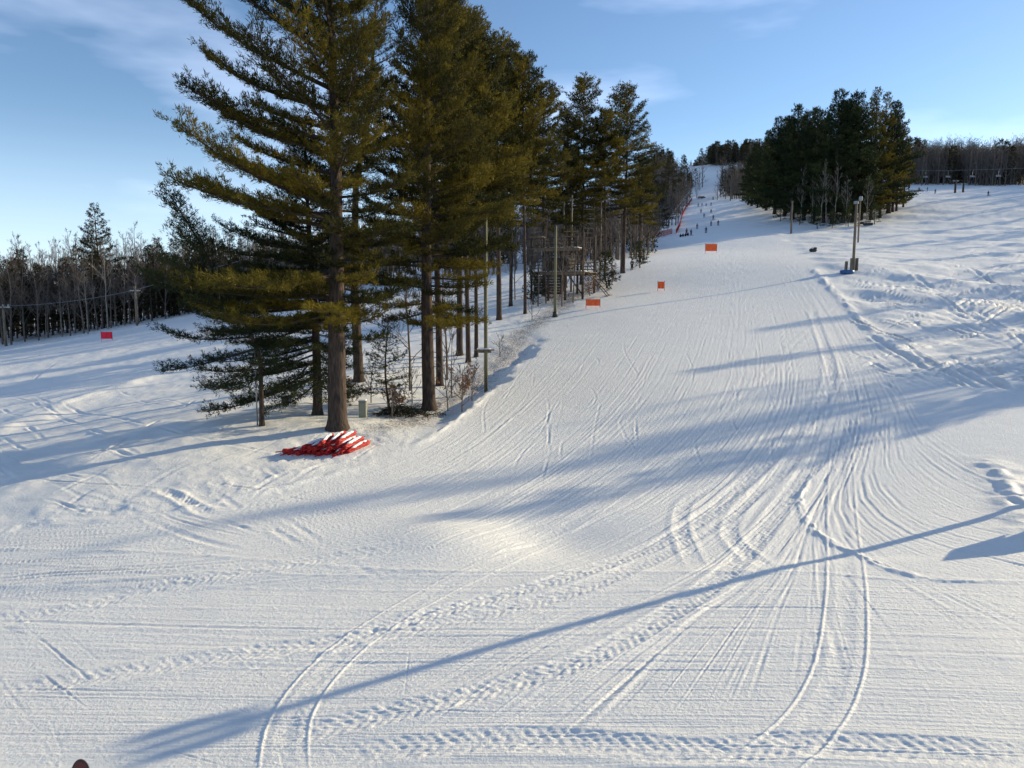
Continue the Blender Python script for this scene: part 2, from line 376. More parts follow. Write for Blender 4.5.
# families of grooming streaks between pairs of guide lines
G = [smooth_path(p, 30) for p in [
    [(-160, 560), (0, 533), (150, 520), (300, 492), (400, 458), (460, 425), (505, 385), (545, 342), (575, 312), (620, 277), (660, 240), (690, 205), (697, 190)],
    [(-160, 600), (0, 566), (200, 556), (380, 520), (480, 480), (545, 430), (590, 385), (620, 345), (645, 312), (668, 280), (690, 246), (702, 210), (705, 190)],
    [(-160, 625), (0, 590), (260, 572), (450, 540), (560, 490), (630, 440), (672, 390), (692, 345), (705, 312), (716, 280), (722, 246), (716, 210), (710, 190)],
    [(160, 690), (380, 610), (560, 560), (660, 515), (720, 470), (760, 420), (775, 380), (772, 345), (765, 312), (757, 280), (745, 246), (726, 210), (714, 190)],
    [(480, 760), (640, 640), (740, 580), (790, 530), (825, 480), (838, 430), (835, 390), (822, 345), (805, 312), (785, 280), (765, 250), (735, 212), (718, 190)],
    [(1200, 620), (1010, 575), (900, 545), (850, 500), (862, 450), (870, 420), (862, 385), (848, 350), (830, 315), (808, 285), (785, 258), (745, 214), (722, 190)],
    [(1400, 560), (1150, 500), (1024, 470), (960, 440), (925, 420), (910, 400), (895, 380), (868, 348), (845, 315), (818, 285), (792, 258), (750, 216), (724, 190)]]]
def fam(A, B, n, w0=.025, w1=.085, d0=.003, d1=.012):
    allp = []
    for k in range(n):
        f = rng.random(); q = A * (1 - f) + B * f; m = len(q)
        a0 = int(rng.integers(0, m // 3)) if rng.random() < .5 else 0; b0 = int(rng.integers(m // 2, m)) if rng.random() < .6 else m
        q = q[a0:b0].copy(); q[:, 0] += rng.normal(0, 4) * np.linspace(-1, 1, len(q)) + rng.normal(0, 2); allp.append(q)
    W = at(np.concatenate(allp)[:, 0], np.concatenate(allp)[:, 1]); i = 0
    for q in allp:
        p = W[i:i + len(q)]; i += len(q)
        wd = rng.uniform(w0, w1); dp = rng.uniform(d0, d1) * (1 if rng.random() < .6 else -1)
        stamp(p, groove(wd, dp), wd * 3.5)
for k in range(6): fam(G[k], G[k + 1], 60); fam(G[k], G[k + 1], 70, .015, .045, .004, .010)
# cross-slope passes in the foreground (run left-right below the run-out)
FA = smooth_path([(-150, 560), (0, 560), (300, 572), (512, 572), (760, 570), (1024, 578), (1200, 584)], 24)
FB = smooth_path([(-150, 660), (0, 662), (300, 668), (512, 668), (760, 668), (1024, 676), (1200, 684)], 24)
FC = smooth_path([(-150, 860), (0, 855), (300, 850), (512, 850), (760, 850), (1024, 860), (1200, 870)], 24)
fam(FA, FB, 150, .02, .08, .002, .007); fam(FB, FC, 260, .012, .045, .002, .0065)
stamp(gpath([(-100, 548), (150, 552), (330, 566), (430, 571), (600, 572), (800, 572), (900, 580), (1024, 582), (1150, 588)]), ridge(.10, .022, .5, .4), .35)
for yy in (592, 612, 634, 655): stamp(gpath([(-100, yy - 8), (200, yy - 4), (512, yy), (800, yy - 2), (1150, yy + 8)]), ridge(.09, .012, .6, .3), .3)
# groomer / snowmobile trails
def pair(P, gap, fn, reach, n=46):
    c = gpath(P, n); d = np.gradient(c, axis=0); d /= np.linalg.norm(d, axis=1)[:, None]; nrm = np.stack([-d[:, 1], d[:, 0]], 1)
    for s in (-1, 1): stamp(c + nrm * gap / 2 * s, fn, reach)
    return c
T1 = [(284, 790), (290, 720), (340, 655), (430, 595), (560, 530), (660, 460), (740, 400), (800, 340), (900, 250)]
c1 = pair(T1, .85, ridge(.03, .024), .12); stamp(c1, tread(.22, .008), .4)
T2 = [(700, 800), (790, 745), (835, 680), (846, 600), (842, 520), (842, 450), (850, 400), (838, 340), (810, 290), (785, 262)]
c2 = pair(T2, .95, ridge(.03, .024), .12); stamp(c2, tread(.25, .008), .4)
stamp(gpath([(-60, 628), (60, 612), (150, 590), (260, 570), (420, 545)]), tread(.45, .020), .7)
stamp(gpath([(330, 640), (470, 605), (620, 560), (700, 520), (790, 440), (830, 380), (812, 310)]), tread(.42, .026), .7)
stamp(gpath([(-40, 700), (200, 660), (350, 640), (470, 618), (600, 582), (720, 520), (800, 450), (838, 380)]), tread(.42, .019), .7)
stamp(gpath([(250, 745), (430, 705), (560, 670), (660, 620), (740, 560), (800, 480), (850, 430)]), tread(.42, .024), .7)
stamp(gpath([(300, 760), (512, 740), (700, 752), (820, 745), (1100, 760)]), tread(.42, .019), .7)
stamp(gpath([(820, 468), (803, 490), (802, 510), (820, 535), (860, 556), (900, 572), (945, 580), (1030, 584)]), ridge(.16, .045, .9, .4), .6)
stamp(gpath([(735, 480), (690, 500), (680, 525), (688, 550), (700, 570)]), tread(.3, .02), .5)
stamp(gpath([(770, 480), (740, 510), (730, 535), (755, 560), (785, 572)]), tread(.3, .02), .5)
# carved ski arcs on the run
for k in range(80):
    x0 = rng.uniform(500, 870); y0 = rng.uniform(240, 420); L = rng.uniform(25, 90) * (y0 / 400); am = rng.uniform(-16, 16)
    f_ = (y0 - 200) / 300; dr = (700 - x0) * -.45 / max(f_, .3) * .25
    t = np.linspace(0, 1, 12); q = np.stack([x0 + am * np.sin(t * np.pi * rng.uniform(.8, 1.8)) + dr * t, y0 + L * t], 1)
    stamp(at(q[:, 0], q[:, 1]), groove(.06, rng.uniform(.008, .018)), .25)
# short scratches in the foreground
for k in range(320):
    x0 = rng.uniform(-80, 1100); y0 = 590 + 180 * rng.random() ** .7; an = rng.normal(0, .25) + (rng.random() < .22) * rng.uniform(.6, 1.6); L = rng.uniform(20, 130)
    t = np.linspace(0, 1, 8); bend = rng.normal(0, .3)
    q = np.stack([x0 + L * t * math.cos(an), y0 + L * t * math.sin(an) * .5 + bend * 12 * t * t], 1)
    stamp(at(q[:, 0], q[:, 1]), groove(rng.uniform(.015, .04), rng.uniform(.006, .018)), .14)
for k in range(60):
    x0 = rng.uniform(-60, 420); y0 = rng.uniform(600, 770); an = rng.uniform(.5, 1.3); L = rng.uniform(30, 110); t = np.linspace(0, 1, 8)
    q = np.stack([x0 + L * t * math.cos(an) + rng.normal(0, 12) * t * t, y0 + L * t * math.sin(an)], 1)
    stamp(at(q[:, 0], q[:, 1]), groove(rng.uniform(.015, .04), rng.uniform(.002, .007)), .16)
# rough open snow right of the run: criss-crossing ski tracks and drifts
for k in range(210):
    x0 = rng.uniform(840, 1120); y0 = 262 + 118 * rng.random(); L = rng.uniform(40, 170); an = rng.choice([-1, 1]) * rng.uniform(.05, .6) + .15
    t = np.linspace(0, 1, 16); am = rng.uniform(1, 6); ph = rng.uniform(0, 6)
    q = np.stack([x0 + L * t * math.cos(an) + am * np.sin(t * 7 + ph), y0 + L * t * math.sin(an) * .7 + am * .5 * np.cos(t * 6 + ph)], 1)
    q = q[q[:, 1] < 392]
    if len(q) > 3: stamp(at(q[:, 0], q[:, 1]), groove(rng.uniform(.10, .24), rng.uniform(.05, .17)), .8)
stamp(gpath([(812, 268), (840, 298), (872, 330), (905, 352), (960, 372), (1030, 388), (1150, 405)]), ridge(.5, .12, .7, 1.2), 1.8)
stamp(gpath([(985, 455), (1000, 475), (1020, 510), (1050, 545)]), ridge(.8, .14, .8, .5), 2.2)
for k in range(26):
    x0 = rng.uniform(985, 1090); y0 = rng.uniform(452, 520)
    q = np.stack([x0 + np.linspace(0, 30, 6), y0 + np.linspace(0, rng.uniform(-8, 12), 6)], 1); stamp(at(q[:, 0], q[:, 1]), groove(.08, rng.uniform(.03, .07)), .35)
# left field tracks and drift line
for k in range(120):
    x0 = rng.uniform(-60, 300); y0 = rng.uniform(372, 520); L = rng.uniform(40, 150); an = -rng.uniform(.05, .55) + (rng.random() < .3) * .7
    t = np.linspace(0, 1, 14); am = rng.uniform(1, 7)
    q = np.stack([x0 + L * t * math.cos(an), y0 + L * t * math.sin(an) * .8 + am * np.sin(t * 5 + k)], 1)
    q = q[q[:, 1] > 350]
    if len(q) > 3: stamp(at(q[:, 0], q[:, 1]), groove(rng.uniform(.05, .13), rng.uniform(.01, .045)), .5)
stamp(gpath([(-40, 450), (30, 420), (90, 398), (160, 378), (220, 365)]), ridge(2.2, .35, .4, 3), 6)
stamp(gpath([(150, 487), (180, 500), (205, 512), (225, 515)]), tread(.3, .04), .6)
# snow bank along the wooded strip
stamp(gpath([(400, 452), (440, 432), (478, 402), (505, 375), (528, 352), (535, 340)]), ridge(.3, .07, .6, .8), 1.0)
stamp(gpath([(380, 462), (330, 475), (250, 495), (150, 515), (20, 527)]), ridge(.3, .06, .8, .7), 1.0)

V = np.stack([GX, GY, GZ], -1).reshape(-1, 3)
i = np.arange(NR - 1)[:, None] * NT; j = np.arange(NT - 1)[None]
Q = np.stack([i + j, i + NT + j, i + NT + j + 1, i + j + 1], -1).reshape(-1, 4)
inner = np.stack([np.full(NT - 1, len(V)), np.arange(NT - 1), np.arange(1, NT)], 1)   # fan below the viewpoint
V = np.vstack([V, [[0, 0, float(macro(0, 0))]]])

def snow_material():
    m = bpy.data.materials.new('snow'); m.use_nodes = True; t = m.node_tree; b = t.nodes['Principled BSDF']
    b.inputs['Roughness'].default_value = .62; b.inputs['Specular IOR Level'].default_value = .25
    geo = t.nodes.new('ShaderNodeTexCoord'); a_ = t.nodes.new('ShaderNodeAttribute'); a_.attribute_name = 'litter'
    n1 = t.nodes.new('ShaderNodeTexNoise'); n1.inputs['Scale'].default_value = .35; n1.inputs['Detail'].default_value = 6
    t.links.new(geo.outputs['Object'], n1.inputs[0])
    c = t.nodes.new('ShaderNodeMixRGB'); c.inputs[1].default_value = (.80, .785, .75, 1); c.inputs[2].default_value = (.88, .865, .82, 1)
    t.links.new(n1.outputs[0], c.inputs[0])
    n3 = t.nodes.new('ShaderNodeTexNoise'); n3.inputs['Scale'].default_value = 9; n3.inputs['Detail'].default_value = 4; n3.inputs['Roughness'].default_value = .7
    t.links.new(geo.outputs['Object'], n3.inputs[0])
    ml = t.nodes.new('ShaderNodeMath'); ml.operation = 'MULTIPLY_ADD'; ml.inputs[1].default_value = .55; ml.inputs[2].default_value = -.34
    t.links.new(n3.outputs[0], ml.inputs[0])
    ad = t.nodes.new('ShaderNodeMath'); ad.operation = 'MULTIPLY_ADD'; ad.inputs[1].default_value = .16
    t.links.new(a_.outputs['Fac'], ad.inputs[0]); t.links.new(ml.outputs[0], ad.inputs[2])
    st = t.nodes.new('ShaderNodeMapRange'); st.inputs[1].default_value = .06; st.inputs[2].default_value = .13; t.links.new(ad.outputs[0], st.inputs[0])
    mu = t.nodes.new('ShaderNodeMath'); mu.operation = 'MULTIPLY'; t.links.new(st.outputs[0], mu.inputs[0]); t.links.new(a_.outputs['Fac'], mu.inputs[1])
    c2 = t.nodes.new('ShaderNodeMixRGB'); c2.inputs[2].default_value = (.16, .12, .09, 1)
    t.links.new(mu.outputs[0], c2.inputs[0]); t.links.new(c.outputs[0], c2.inputs[1]); t.links.new(c2.outputs[0], b.inputs['Base Color'])
    n2 = t.nodes.new('ShaderNodeTexNoise'); n2.inputs['Scale'].default_value = 10; n2.inputs['Detail'].default_value = 6; n2.inputs['Roughness'].default_value = .7
    t.links.new(geo.outputs['Object'], n2.inputs[0])
    bp = t.nodes.new('ShaderNodeBump'); bp.inputs['Distance'].default_value = .042; bp.inputs['Strength'].default_value = 1
    t.links.new(n2.outputs[0], bp.inputs['Height']); t.links.new(bp.outputs[0], b.inputs['Normal'])
    return m
M['snow'] = snow_material()
me = mesh_np('ground', V, Q, inner, True, [M['snow']])
lit = isl * sstep(30, 40, GY)
for (px, py, w_) in [(340, 427, 1.3), (359, 380, 1.0), (316, 411, 1.0), (430, 400, 1.5), (388, 400, .9), (402, 408, 1.6), (461, 351, 1.2), (470, 357, 1.2), (498, 320, 1.2), (510, 306, 1.3), (524, 314, 1.3), (555, 305, 3), (590, 290, 2.5), (262, 425, .7)]:
    q = at(px, py)[0]; lit = np.maximum(lit, .9 * np.exp(-((GX - q[0]) ** 2 + (GY - q[1]) ** 2) / w_ ** 2))
lit = np.append(np.clip(lit, 0, 1).ravel(), 0).astype(np.float32)
at_ = me.attributes.new('litter', 'FLOAT', 'POINT'); at_.data.foreach_set('value', lit)
ground = link('ground', me); tag(ground, kind='structure')

def gz(x, y):
    th = math.atan2(x, y); r = math.hypot(x, y)
    i = min(max(np.searchsorted(RR, r) - 1, 0), NR - 2); j = min(max(np.searchsorted(TH, th) - 1, 0), NT - 2)
    f = (r - RR[i]) / (RR[i + 1] - RR[i]); g = (th - TH[j]) / (TH[j + 1] - TH[j])
    return float((GZ[i, j] * (1 - g) + GZ[i, j + 1] * g) * (1 - f) + (GZ[i + 1, j] * (1 - g) + GZ[i + 1, j + 1] * g) * f)
def on(px, py, sink=0.0):
    p = at(px, py)[0]; return Vector((p[0], p[1], gz(p[0], p[1]) - sink))
def onxy(x, y, sink=0.0): return Vector((x, y, gz(x, y) - sink))
def h_at(base, py_base, py_top):
    """height of an upright thing standing at base whose top is seen at image row py_top"""
    rx, ry, rz = ray(512, py_top); return CAMZ + float(rz / ry) * base.y - base.z

# ------------------------------------------------------------------ trees
def unit(v): return v / (np.linalg.norm(v, axis=-1, keepdims=True) + 1e-9)
def blades(C, D, n, ln, wd, rng, tint):
    """needle blades: tufts at C with direction D"""
    N = len(C); C = np.repeat(C, n, 0); D = np.repeat(D, n, 0); tt = np.repeat(tint, n)
    d = unit(D * .8 + rng.normal(0, .62, (N * n, 3)) + np.array([0, 0, .25]))
    L = ln * rng.uniform(.6, 1.25, (N * n, 1)); side = unit(np.cross(d, rng.normal(0, 1, (N * n, 3)))) * wd * rng.uniform(.6, 1.3, (N * n, 1))
    b = C + rng.normal(0, ln * .22, (N * n, 3))
    V = np.stack([b, b + d * L * .5 + side, b + d * L, b + d * L * .5 - side], 1).reshape(-1, 3)
    Q = np.arange(N * n * 4).reshape(-1, 4)
    return V, Q, np.repeat(np.clip(tt + rng.normal(0, .08, N * n), 0, 1), 4)

def pine_parts(seed, H, cb, R, tr, nb=70, lean=(0, 0), asym=(0, 0), path=None, detail=1.0, gap=.3, pw=.8, up=(-8, 45), needle='needle', stubs=10, tw=True, flat=1.0, snag=0):
    rng = np.random.default_rng(seed)
    def tp(h):
        t = h / H
        if path is not None: return np.array([np.interp(t, path[0], path[1]), np.interp(t, path[0], path[2]), h])
        return np.array([lean[0] * t * t + .12 * math.sin(t * 5 + seed), lean[1] * t * t + .12 * math.cos(t * 4 + seed), h])
    mb = MB(); hs = np.concatenate([[-.4, 0, .25, .6], np.linspace(1.2, H, 22)])
    rad = tr * np.clip(1 - hs / H, 0.0, 1) ** .85 + .015; rad[:3] *= (1.5, 1.35, 1.15)
    mb.tube([tp(h) for h in hs], rad, 12)
    # twin stem forks read as limbs
    limbs = MB(); TC = []; TD = []; TT = []; S0 = []; S1 = []; SR0 = []; SR1 = []
    for k in range(nb):
        u = ((k + .5) / nb) ** .9; h = cb + (H - cb) * u * .985
        az = k * 2.399 + rng.normal(0, .35)
        L = R * (1 - u) ** pw * (.72 + .28 * min(1, u * 6)) * rng.uniform(.42, 1.12) + .35
        L *= 1 + asym[0] * math.cos(az) + asym[1] * math.sin(az)
        if rng.random() < gap * .35 and u < .9: L *= .35
        e0 = math.radians(up[0] + (up[1] - up[0]) * u + rng.normal(0, 6))
        ns = max(4, int(L / .7) + 3); s = np.linspace(0, 1, ns)
        out = np.array([math.cos(az), math.sin(az)]); sw = rng.normal(0, .25)
        ang = az + sw * s; 
        sl = np.tan(e0) - .35 * (1 - u) * s + .75 * s ** 2 * rng.uniform(.5, 1.1)
        ds = L / (ns - 1); P = [tp(h)]
        for q in range(1, ns):
            P.append(P[-1] + np.array([math.cos(ang[q]), math.sin(ang[q]), sl[q]]) * ds / math.sqrt(1 + sl[q] ** 2))
        P = np.array(P); r0 = max(.02, min(.11, .018 * L) * (tr / .35) ** .3)
        rr_ = r0 * (1 - s * .85); S0.append(P[:-1]); S1.append(P[1:]); SR0.append(rr_[:-1]); SR1.append(rr_[1:])
        tint_b = rng.choice([.15, .4, .85], p=[.45, .31, .24]) + rng.normal(0, .08)  # per-branch split of dark and golden deepens the painted sun-and-shade contrast
        # side twigs
        step = .145 / detail; m = max(3, int(L * (1 - .16) / step))
        for q in range(m):
            f = .16 + .84 * (q + rng.random()) / m; x = f * (ns - 1); i_ = min(int(x), ns - 2); p = P[i_] + (P[i_ + 1] - P[i_]) * (x - i_)
            bd = unit(P[i_ + 1] - P[i_]); sidev = unit(np.cross(bd, [0, 0, 1])) * (1 if q % 2 else -1)
            env = math.sin(min(1, max(0.05, f - .08)) ** .8 * math.pi * .93) * .75 + .25
            tl = (.22 + .46 * L ** .7 * env) * rng.uniform(.5, 1.15)
            td = unit(bd * rng.uniform(.45, .9) + sidev * rng.uniform(.5, 1.0) + np.array([0, 0, rng.uniform(-.05, .4) * flat]))
            nn = max(1, int(tl / (.15 / detail))); ts = (np.arange(nn) + rng.random(nn) * .7 + .3) / nn
            c = p + td * (ts * tl)[:, None] + rng.normal(0, .07, (nn, 3)) * [1, 1, .8]; TC.append(c); TD.append(np.repeat((td + [0, 0, .25])[None], nn, 0))
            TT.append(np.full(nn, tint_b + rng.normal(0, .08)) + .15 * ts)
            if tw and tl > .35: S0.append(p[None]); S1.append((p + td * tl)[None]); SR0.append([.014]); SR1.append([.004])
        TC.append(P[-1:]); TD.append(unit(P[-1:] - P[-2:-1])); TT.append([tint_b])
    for k in range(stubs):
        h = cb * rng.uniform(.35, 1.0); az = rng.uniform(0, 6.28); L = rng.uniform(.4, 1.8); p = tp(h); d = np.array([math.cos(az), math.sin(az), rng.uniform(-.2, .3)])
        S0.append(p[None]); S1.append((p + d * L)[None]); SR0.append([.03]); SR1.append([.008])
    limbs.segs(np.vstack(S0), np.vstack(S1), np.concatenate(SR0), np.concatenate(SR1), 4)
    TC = np.vstack(TC); TD = np.vstack(TD); TT = np.concatenate(TT)
    return mb, limbs, (TC, TD, TT), rng

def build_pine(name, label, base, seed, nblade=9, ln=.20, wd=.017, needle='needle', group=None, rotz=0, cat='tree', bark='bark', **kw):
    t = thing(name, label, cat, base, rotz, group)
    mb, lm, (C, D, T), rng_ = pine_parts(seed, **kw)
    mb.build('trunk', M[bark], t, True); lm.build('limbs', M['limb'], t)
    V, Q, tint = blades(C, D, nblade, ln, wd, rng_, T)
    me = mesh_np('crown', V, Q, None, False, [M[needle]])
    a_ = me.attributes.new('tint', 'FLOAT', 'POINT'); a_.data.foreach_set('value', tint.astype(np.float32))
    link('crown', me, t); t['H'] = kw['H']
    return t

def bare_parts(seed, H, tr, spread=.35, n1=13, fork=.35, levels=3, fine=1.0):
    rng = np.random.default_rng(seed); mb = MB(); S = []
    n = 9; hs = np.linspace(0, 1, n); wx = np.cumsum(rng.normal(0, .012 * H, n)) * hs; wy = np.cumsum(rng.normal(0, .012 * H, n)) * hs
    TP = np.stack([wx, wy, hs * H], 1); TP[0, 2] = -.4
    rad = tr * (1 - hs) ** .8 + .012; mb.tube(TP, rad, 7)
    def tpt(t): return np.array([np.interp(t, hs, TP[:, 0]), np.interp(t, hs, TP[:, 1]), np.interp(t, hs, TP[:, 2])])
    def grow(p, d, L, r, lv):
        n = 4; pts = [p]; dd = d
        for q in range(n): dd = unit(dd + rng.normal(0, .13, 3) + np.array([0, 0, .10])); pts.append(pts[-1] + dd * L / n)
        for q in range(n): S.append((pts[q], pts[q + 1], r * (1 - q / n * .7), r * (1 - (q + 1) / n * .7)))
        if lv >= levels: return
        m = int((6, 5, 4)[min(lv, 2)] * fine)
        for q in range(m):
            f = rng.uniform(.25, 1) * n; i_ = min(int(f), n - 1); pp = pts[i_] + (pts[i_ + 1] - pts[i_]) * (f - i_)
            nd = unit(unit(pts[i_ + 1] - pts[i_]) + rng.normal(0, .55, 3) + np.array([0, 0, .25])); grow(pp, nd, L * rng.uniform(.35, .6), r * .5, lv + 1)
    for k in range(n1):
        t = fork + (1 - fork) * (k + rng.random()) / n1; az = k * 2.4 + rng.normal(0, .5); e = rng.uniform(.5, 1.1)
        L = H * spread * (1.05 - t) * rng.uniform(.6, 1.1) + .5
        grow(tpt(t), np.array([math.cos(az) * math.cos(e), math.sin(az) * math.cos(e), math.sin(e)]), L, tr * .38 * (1.1 - t) + .012, 1)
    limbs = MB(); S = [s for s in S]
    limbs.segs([s[0] for s in S], [s[1] for s in S], [max(s[2], .012) for s in S], [max(s[3], .009) for s in S], 3)
    return mb, limbs
def build_bare(name, label, base, seed, trunk='bark_grey', twig='twig', group=None, cat='tree', **kw):
    t = thing(name, label, cat, base, 0, group); mb, lm = bare_parts(seed, **kw)
    mb.build('trunk', M[trunk], t, True); lm.build('limbs', M[twig], t); t['H'] = kw['H']; return t

# ---- the wooded strip on the left of the run
b = on(340, 427, .05); H = 26.0
build_pine('pine_tree', 'huge white pine with thick brown trunk behind the red pile of nets', b, 11, H=H, cb=4.8, R=6.5, tr=.50, nb=170, asym=(-.42, -.02),
           up=(-8, 44), nblade=13, ln=.24, wd=.017, stubs=10, gap=1.0, pw=.30)
b = on(359, 380, .05)
build_pine('pine_tree', 'airy white pine with a leaning bare trunk just right of the biggest pine', b, 12, H=27.5, cb=13.5, R=3.9, tr=.36, nb=74,
           path=([0, .3, .5, .7, 1], [0, -.2, .1, 1.2, 1.9], [0, 0, 0, 0, 0]), asym=(.1, -.1), gap=.8, stubs=14, pw=.6)
b = on(316, 411, .05)
build_pine('pine_tree', 'dark low-branched evergreen just left of the biggest pine trunk', b, 13, H=16.5, cb=1.7, R=5.4, tr=.27, nb=170, asym=(-.40, 0), up=(-22, 30), needle='needle_dark', stubs=3, gap=.4)
b = on(262, 425, .05)
build_pine('pine_tree', 'small pine leaning left on a thin dark stem at the left of the strip', b, 14, H=12.3, cb=2.4, R=3.7, tr=.12, nb=84, asym=(-.5, -.1), nblade=8,
           path=([0, .3, .42, .6, .75, 1], [0, .05, -.5, -2.0, -2.6, -4.4], [0, 0, 0, 0, 0, 0]), up=(-18, 40), needle='needle_dark', stubs=2, gap=.3)
b = on(388, 400, .05)
build_pine('young_spruce', 'young dark spruce of small size between the two largest trunks', b, 15, H=5.6, cb=.9, R=1.7, tr=.07, nb=48, nblade=7, ln=.14, up=(-15, 30), needle='needle_dark', stubs=0)
b = on(430, 400, .05)
build_pine('pine_tree', 'massive sunlit white pine with yellow-green crown right of the young spruce', b, 16, H=27.5, cb=5.0, R=5.0, tr=.40, nb=150, asym=(.10, -.1), gap=.8, pw=.38, ln=.25, wd=.018, nblade=12)
pos = [(461, 351, 5, 10.5, 4.2, .28, 'white pine with dark trunk close behind the massive sunlit pine'),
       (467, 357, 20, 11.5, 3.6, .20, 'slim reddish-trunked pine beside the green climbing pole'),
       (475, 352, 45, 12, 3.2, .17, 'slim pale-trunked pine just behind the green climbing pole'),
       (438, 378, -25, 9, 4.3, .25, 'pine half hidden behind the massive sunlit pine trunk'),
       (498, 320, 38, 10.5, 4.3, .26, 'pine with grey trunk right of the green climbing pole'),
       (510, 306, 46, 9.5, 4.4, .30, 'pine with dark trunk in the middle of the strip'),
       (524, 314, 58, 11.5, 4.3, .30, 'pine with pale leaning trunk standing before the timber tower'),
       (543, 296, 84, 8, 4.2, .28, 'pine standing at the left side of the timber tower'),
       (566, 288, 110, 8, 4.0, .26, 'pine rising just behind the timber tower'),
       (582, 284, 80, 9, 4.6, .30, 'tall pointed pine behind the timber tower, second from the uphill end'),
       (604, 280, 112, 6, 4.2, .26, 'shorter pine beside the rope ladder pole'),
       (624, 273, 88, 5, 5.4, .32, 'tall pointed pine at the uphill end of the strip'),
       (640, 262, 158, 3, 3.4, .2, 'small pine below the tall pointed one at the uphill end')]
protos = {}
for k, (px, py, ty, cb, R, tr, lab) in enumerate(pos):
    b = on(px, py, .1); H = h_at(b, py, ty); v = k % 4
    if v not in protos:
        protos[v] = build_pine('pine_tree', 'white pine ' + lab if not lab.startswith(('white', 'slim', 'pine', 'tall')) else lab, b, 30 + v, H=H, cb=cb, R=R * 1.35, tr=tr, nb=125, nblade=8,
                               ln=.32, wd=.034, detail=.75, asym=(.08, -.05), gap=.55, pw=.45, stubs=16, up=(-10, 42))
        protos[v].rotation_euler[2] = rng.uniform(0, 6.28)
        protos[v]['label'] = lab
    else:
        s = H / protos[v]['H']; sx = R / (4.2 if v else 4.0); t = dup(protos[v], b, rng.uniform(0, 6.28), (s * .5 + sx * .5, s * .5 + sx * .5, s), lab)
sp0 = build_pine('young_spruce', 'young spruce at the left of the timber tower', on(534, 304, .05), 17, H=3.8, cb=.4, R=1.6, tr=.07, nb=50, nblade=7, ln=.2, wd=.03, detail=.7, up=(-15, 30), needle='needle_dark', stubs=0)
dup(sp0, on(606, 288, .05), 2, 1.2, 'young spruce between the rope ladder pole and the run'); dup(sp0, on(639, 268, .05), 3, 1.0, 'young spruce by the last pine of the strip')
# bare understorey trees around the tower
for k, (px, py, ty) in enumerate([(546, 303, 215), (612, 276, 205), (632, 268, 215), (583, 296, 222), (515, 300, 230), (410, 384, 250), (447, 372, 260), (562, 306, 235), (573, 303, 228), (538, 306, 240), (596, 286, 215), (605, 282, 222), (531, 301, 232)]):
    b = on(px, py, .1); Hh = h_at(b, py, ty)
    build_bare('bare_tree', ['thin bare tree left of the timber tower', 'thin bare tree between the rope ladder and the last tall pine', 'thin bare tree at the uphill end of the strip by the banners',
        'thin bare tree at the stair of the timber tower', 'thin bare tree left of the leaning pale trunk', 'bare sapling between young spruce and massive pine', 'bare sapling right of the massive pine trunk', 'bare sapling before the middle of the timber tower', 'bare sapling before the right half of the timber tower', 'bare sapling left of the treated pole with the wrapped foot',
        'bare sapling left of the rope ladder pole', 'bare sapling right of the rope ladder pole', 'bare sapling among pines left of the timber tower'][k],
        b, 60 + k, H=max(Hh, 3), tr=.08, spread=.4, n1=14, fork=.2)

# ---- dead-leaved beech shrubs and brush
def leafy_shrub(base, seed, H, R, label, n=160, name='beech_sapling'):
    rs = np.random.default_rng(seed); t = thing(name, label, 'shrub', base); mb = MB(); P0 = []; P1 = []; C = []
    for k in range(11):
        az = rs.uniform(0, 6.28); p = np.array([0, 0, -.1]); d = unit(np.array([math.cos(az) * .35, math.sin(az) * .35, 1.]))
        for q in range(5):
            d = unit(d + rs.normal(0, .2, 3)); e_ = p + d * H / 5; P0.append(p); P1.append(e_)
            if q > 0:
                for z in range(3):
                    x = unit(d * .5 + rs.normal(0, .7, 3)); f = e_ + x * R * rs.uniform(.2, .6); P0.append(e_); P1.append(f); C += [e_ + (f - e_) * g for g in (.5, .75, 1.)]
            p = e_
    mb.segs(P0, P1, np.full(len(P0), .012), np.full(len(P0), .006), 3); mb.build('stems', M['twig'], t)
    C = np.array(C); C = C[rs.random(len(C)) < .8]
    V, Q, _ = blades(C, np.tile([0, 0, -.4], (len(C), 1)), 4, .10, .03, rs, np.zeros(len(C)))
    link('leaves', mesh_np('leaves', V, Q, None, False, [M['leaf_dead']]), t)
for k, (px, py, H, R, lab) in enumerate([(398, 400, 1.5, .6, 'rusty dead-leaved shrub beside the young spruce'), (461, 392, 2.4, .8, 'tall rusty dead-leaved shrub left of the green climbing pole'),
        (350, 399, 1.6, .6, 'small rusty shrub behind the biggest pine trunk'), (553, 303, 2.2, .9, 'low brown shrub at the foot of the timber tower'), (590, 296, 2.5, 1.0, 'brown shrub right of the timber tower'),
        (612, 284, 2.6, 1.1, 'brown shrub below the rope ladder pole')]):
    leafy_shrub(on(px, py), 80 + k, H, R, lab)
# grey twiggy saplings
labs = ['thin grey sapling just left of the green climbing pole', 'thin grey sapling beside the massive pine trunk', 'thin grey sapling between massive pine and the tall rusty shrub',
        'thin grey sapling nearest the groomed run', 'thin grey sapling left of the brush heap', 'thin grey sapling behind the utility box', 'thin grey sapling on the snow bank above the green pole',
        'thin grey sapling right of the pale leaning trunk', 'tallest thin grey sapling right of the massive pine']
for k, (px, py, H) in enumerate([(472, 398, 2.2), (412, 395, 2.6), (448, 402, 3.2), (462, 408, 2.6), (392, 412, 1.4), (371, 396, 2.4), (500, 352, 1.6), (532, 320, 2.0), (452, 390, 4.2)]):
    build_bare('sapling', labs[k], on(px, py, .05), 90 + k, H=H, tr=.03, spread=.35, n1=9, fork=.15, levels=2, cat='sapling')
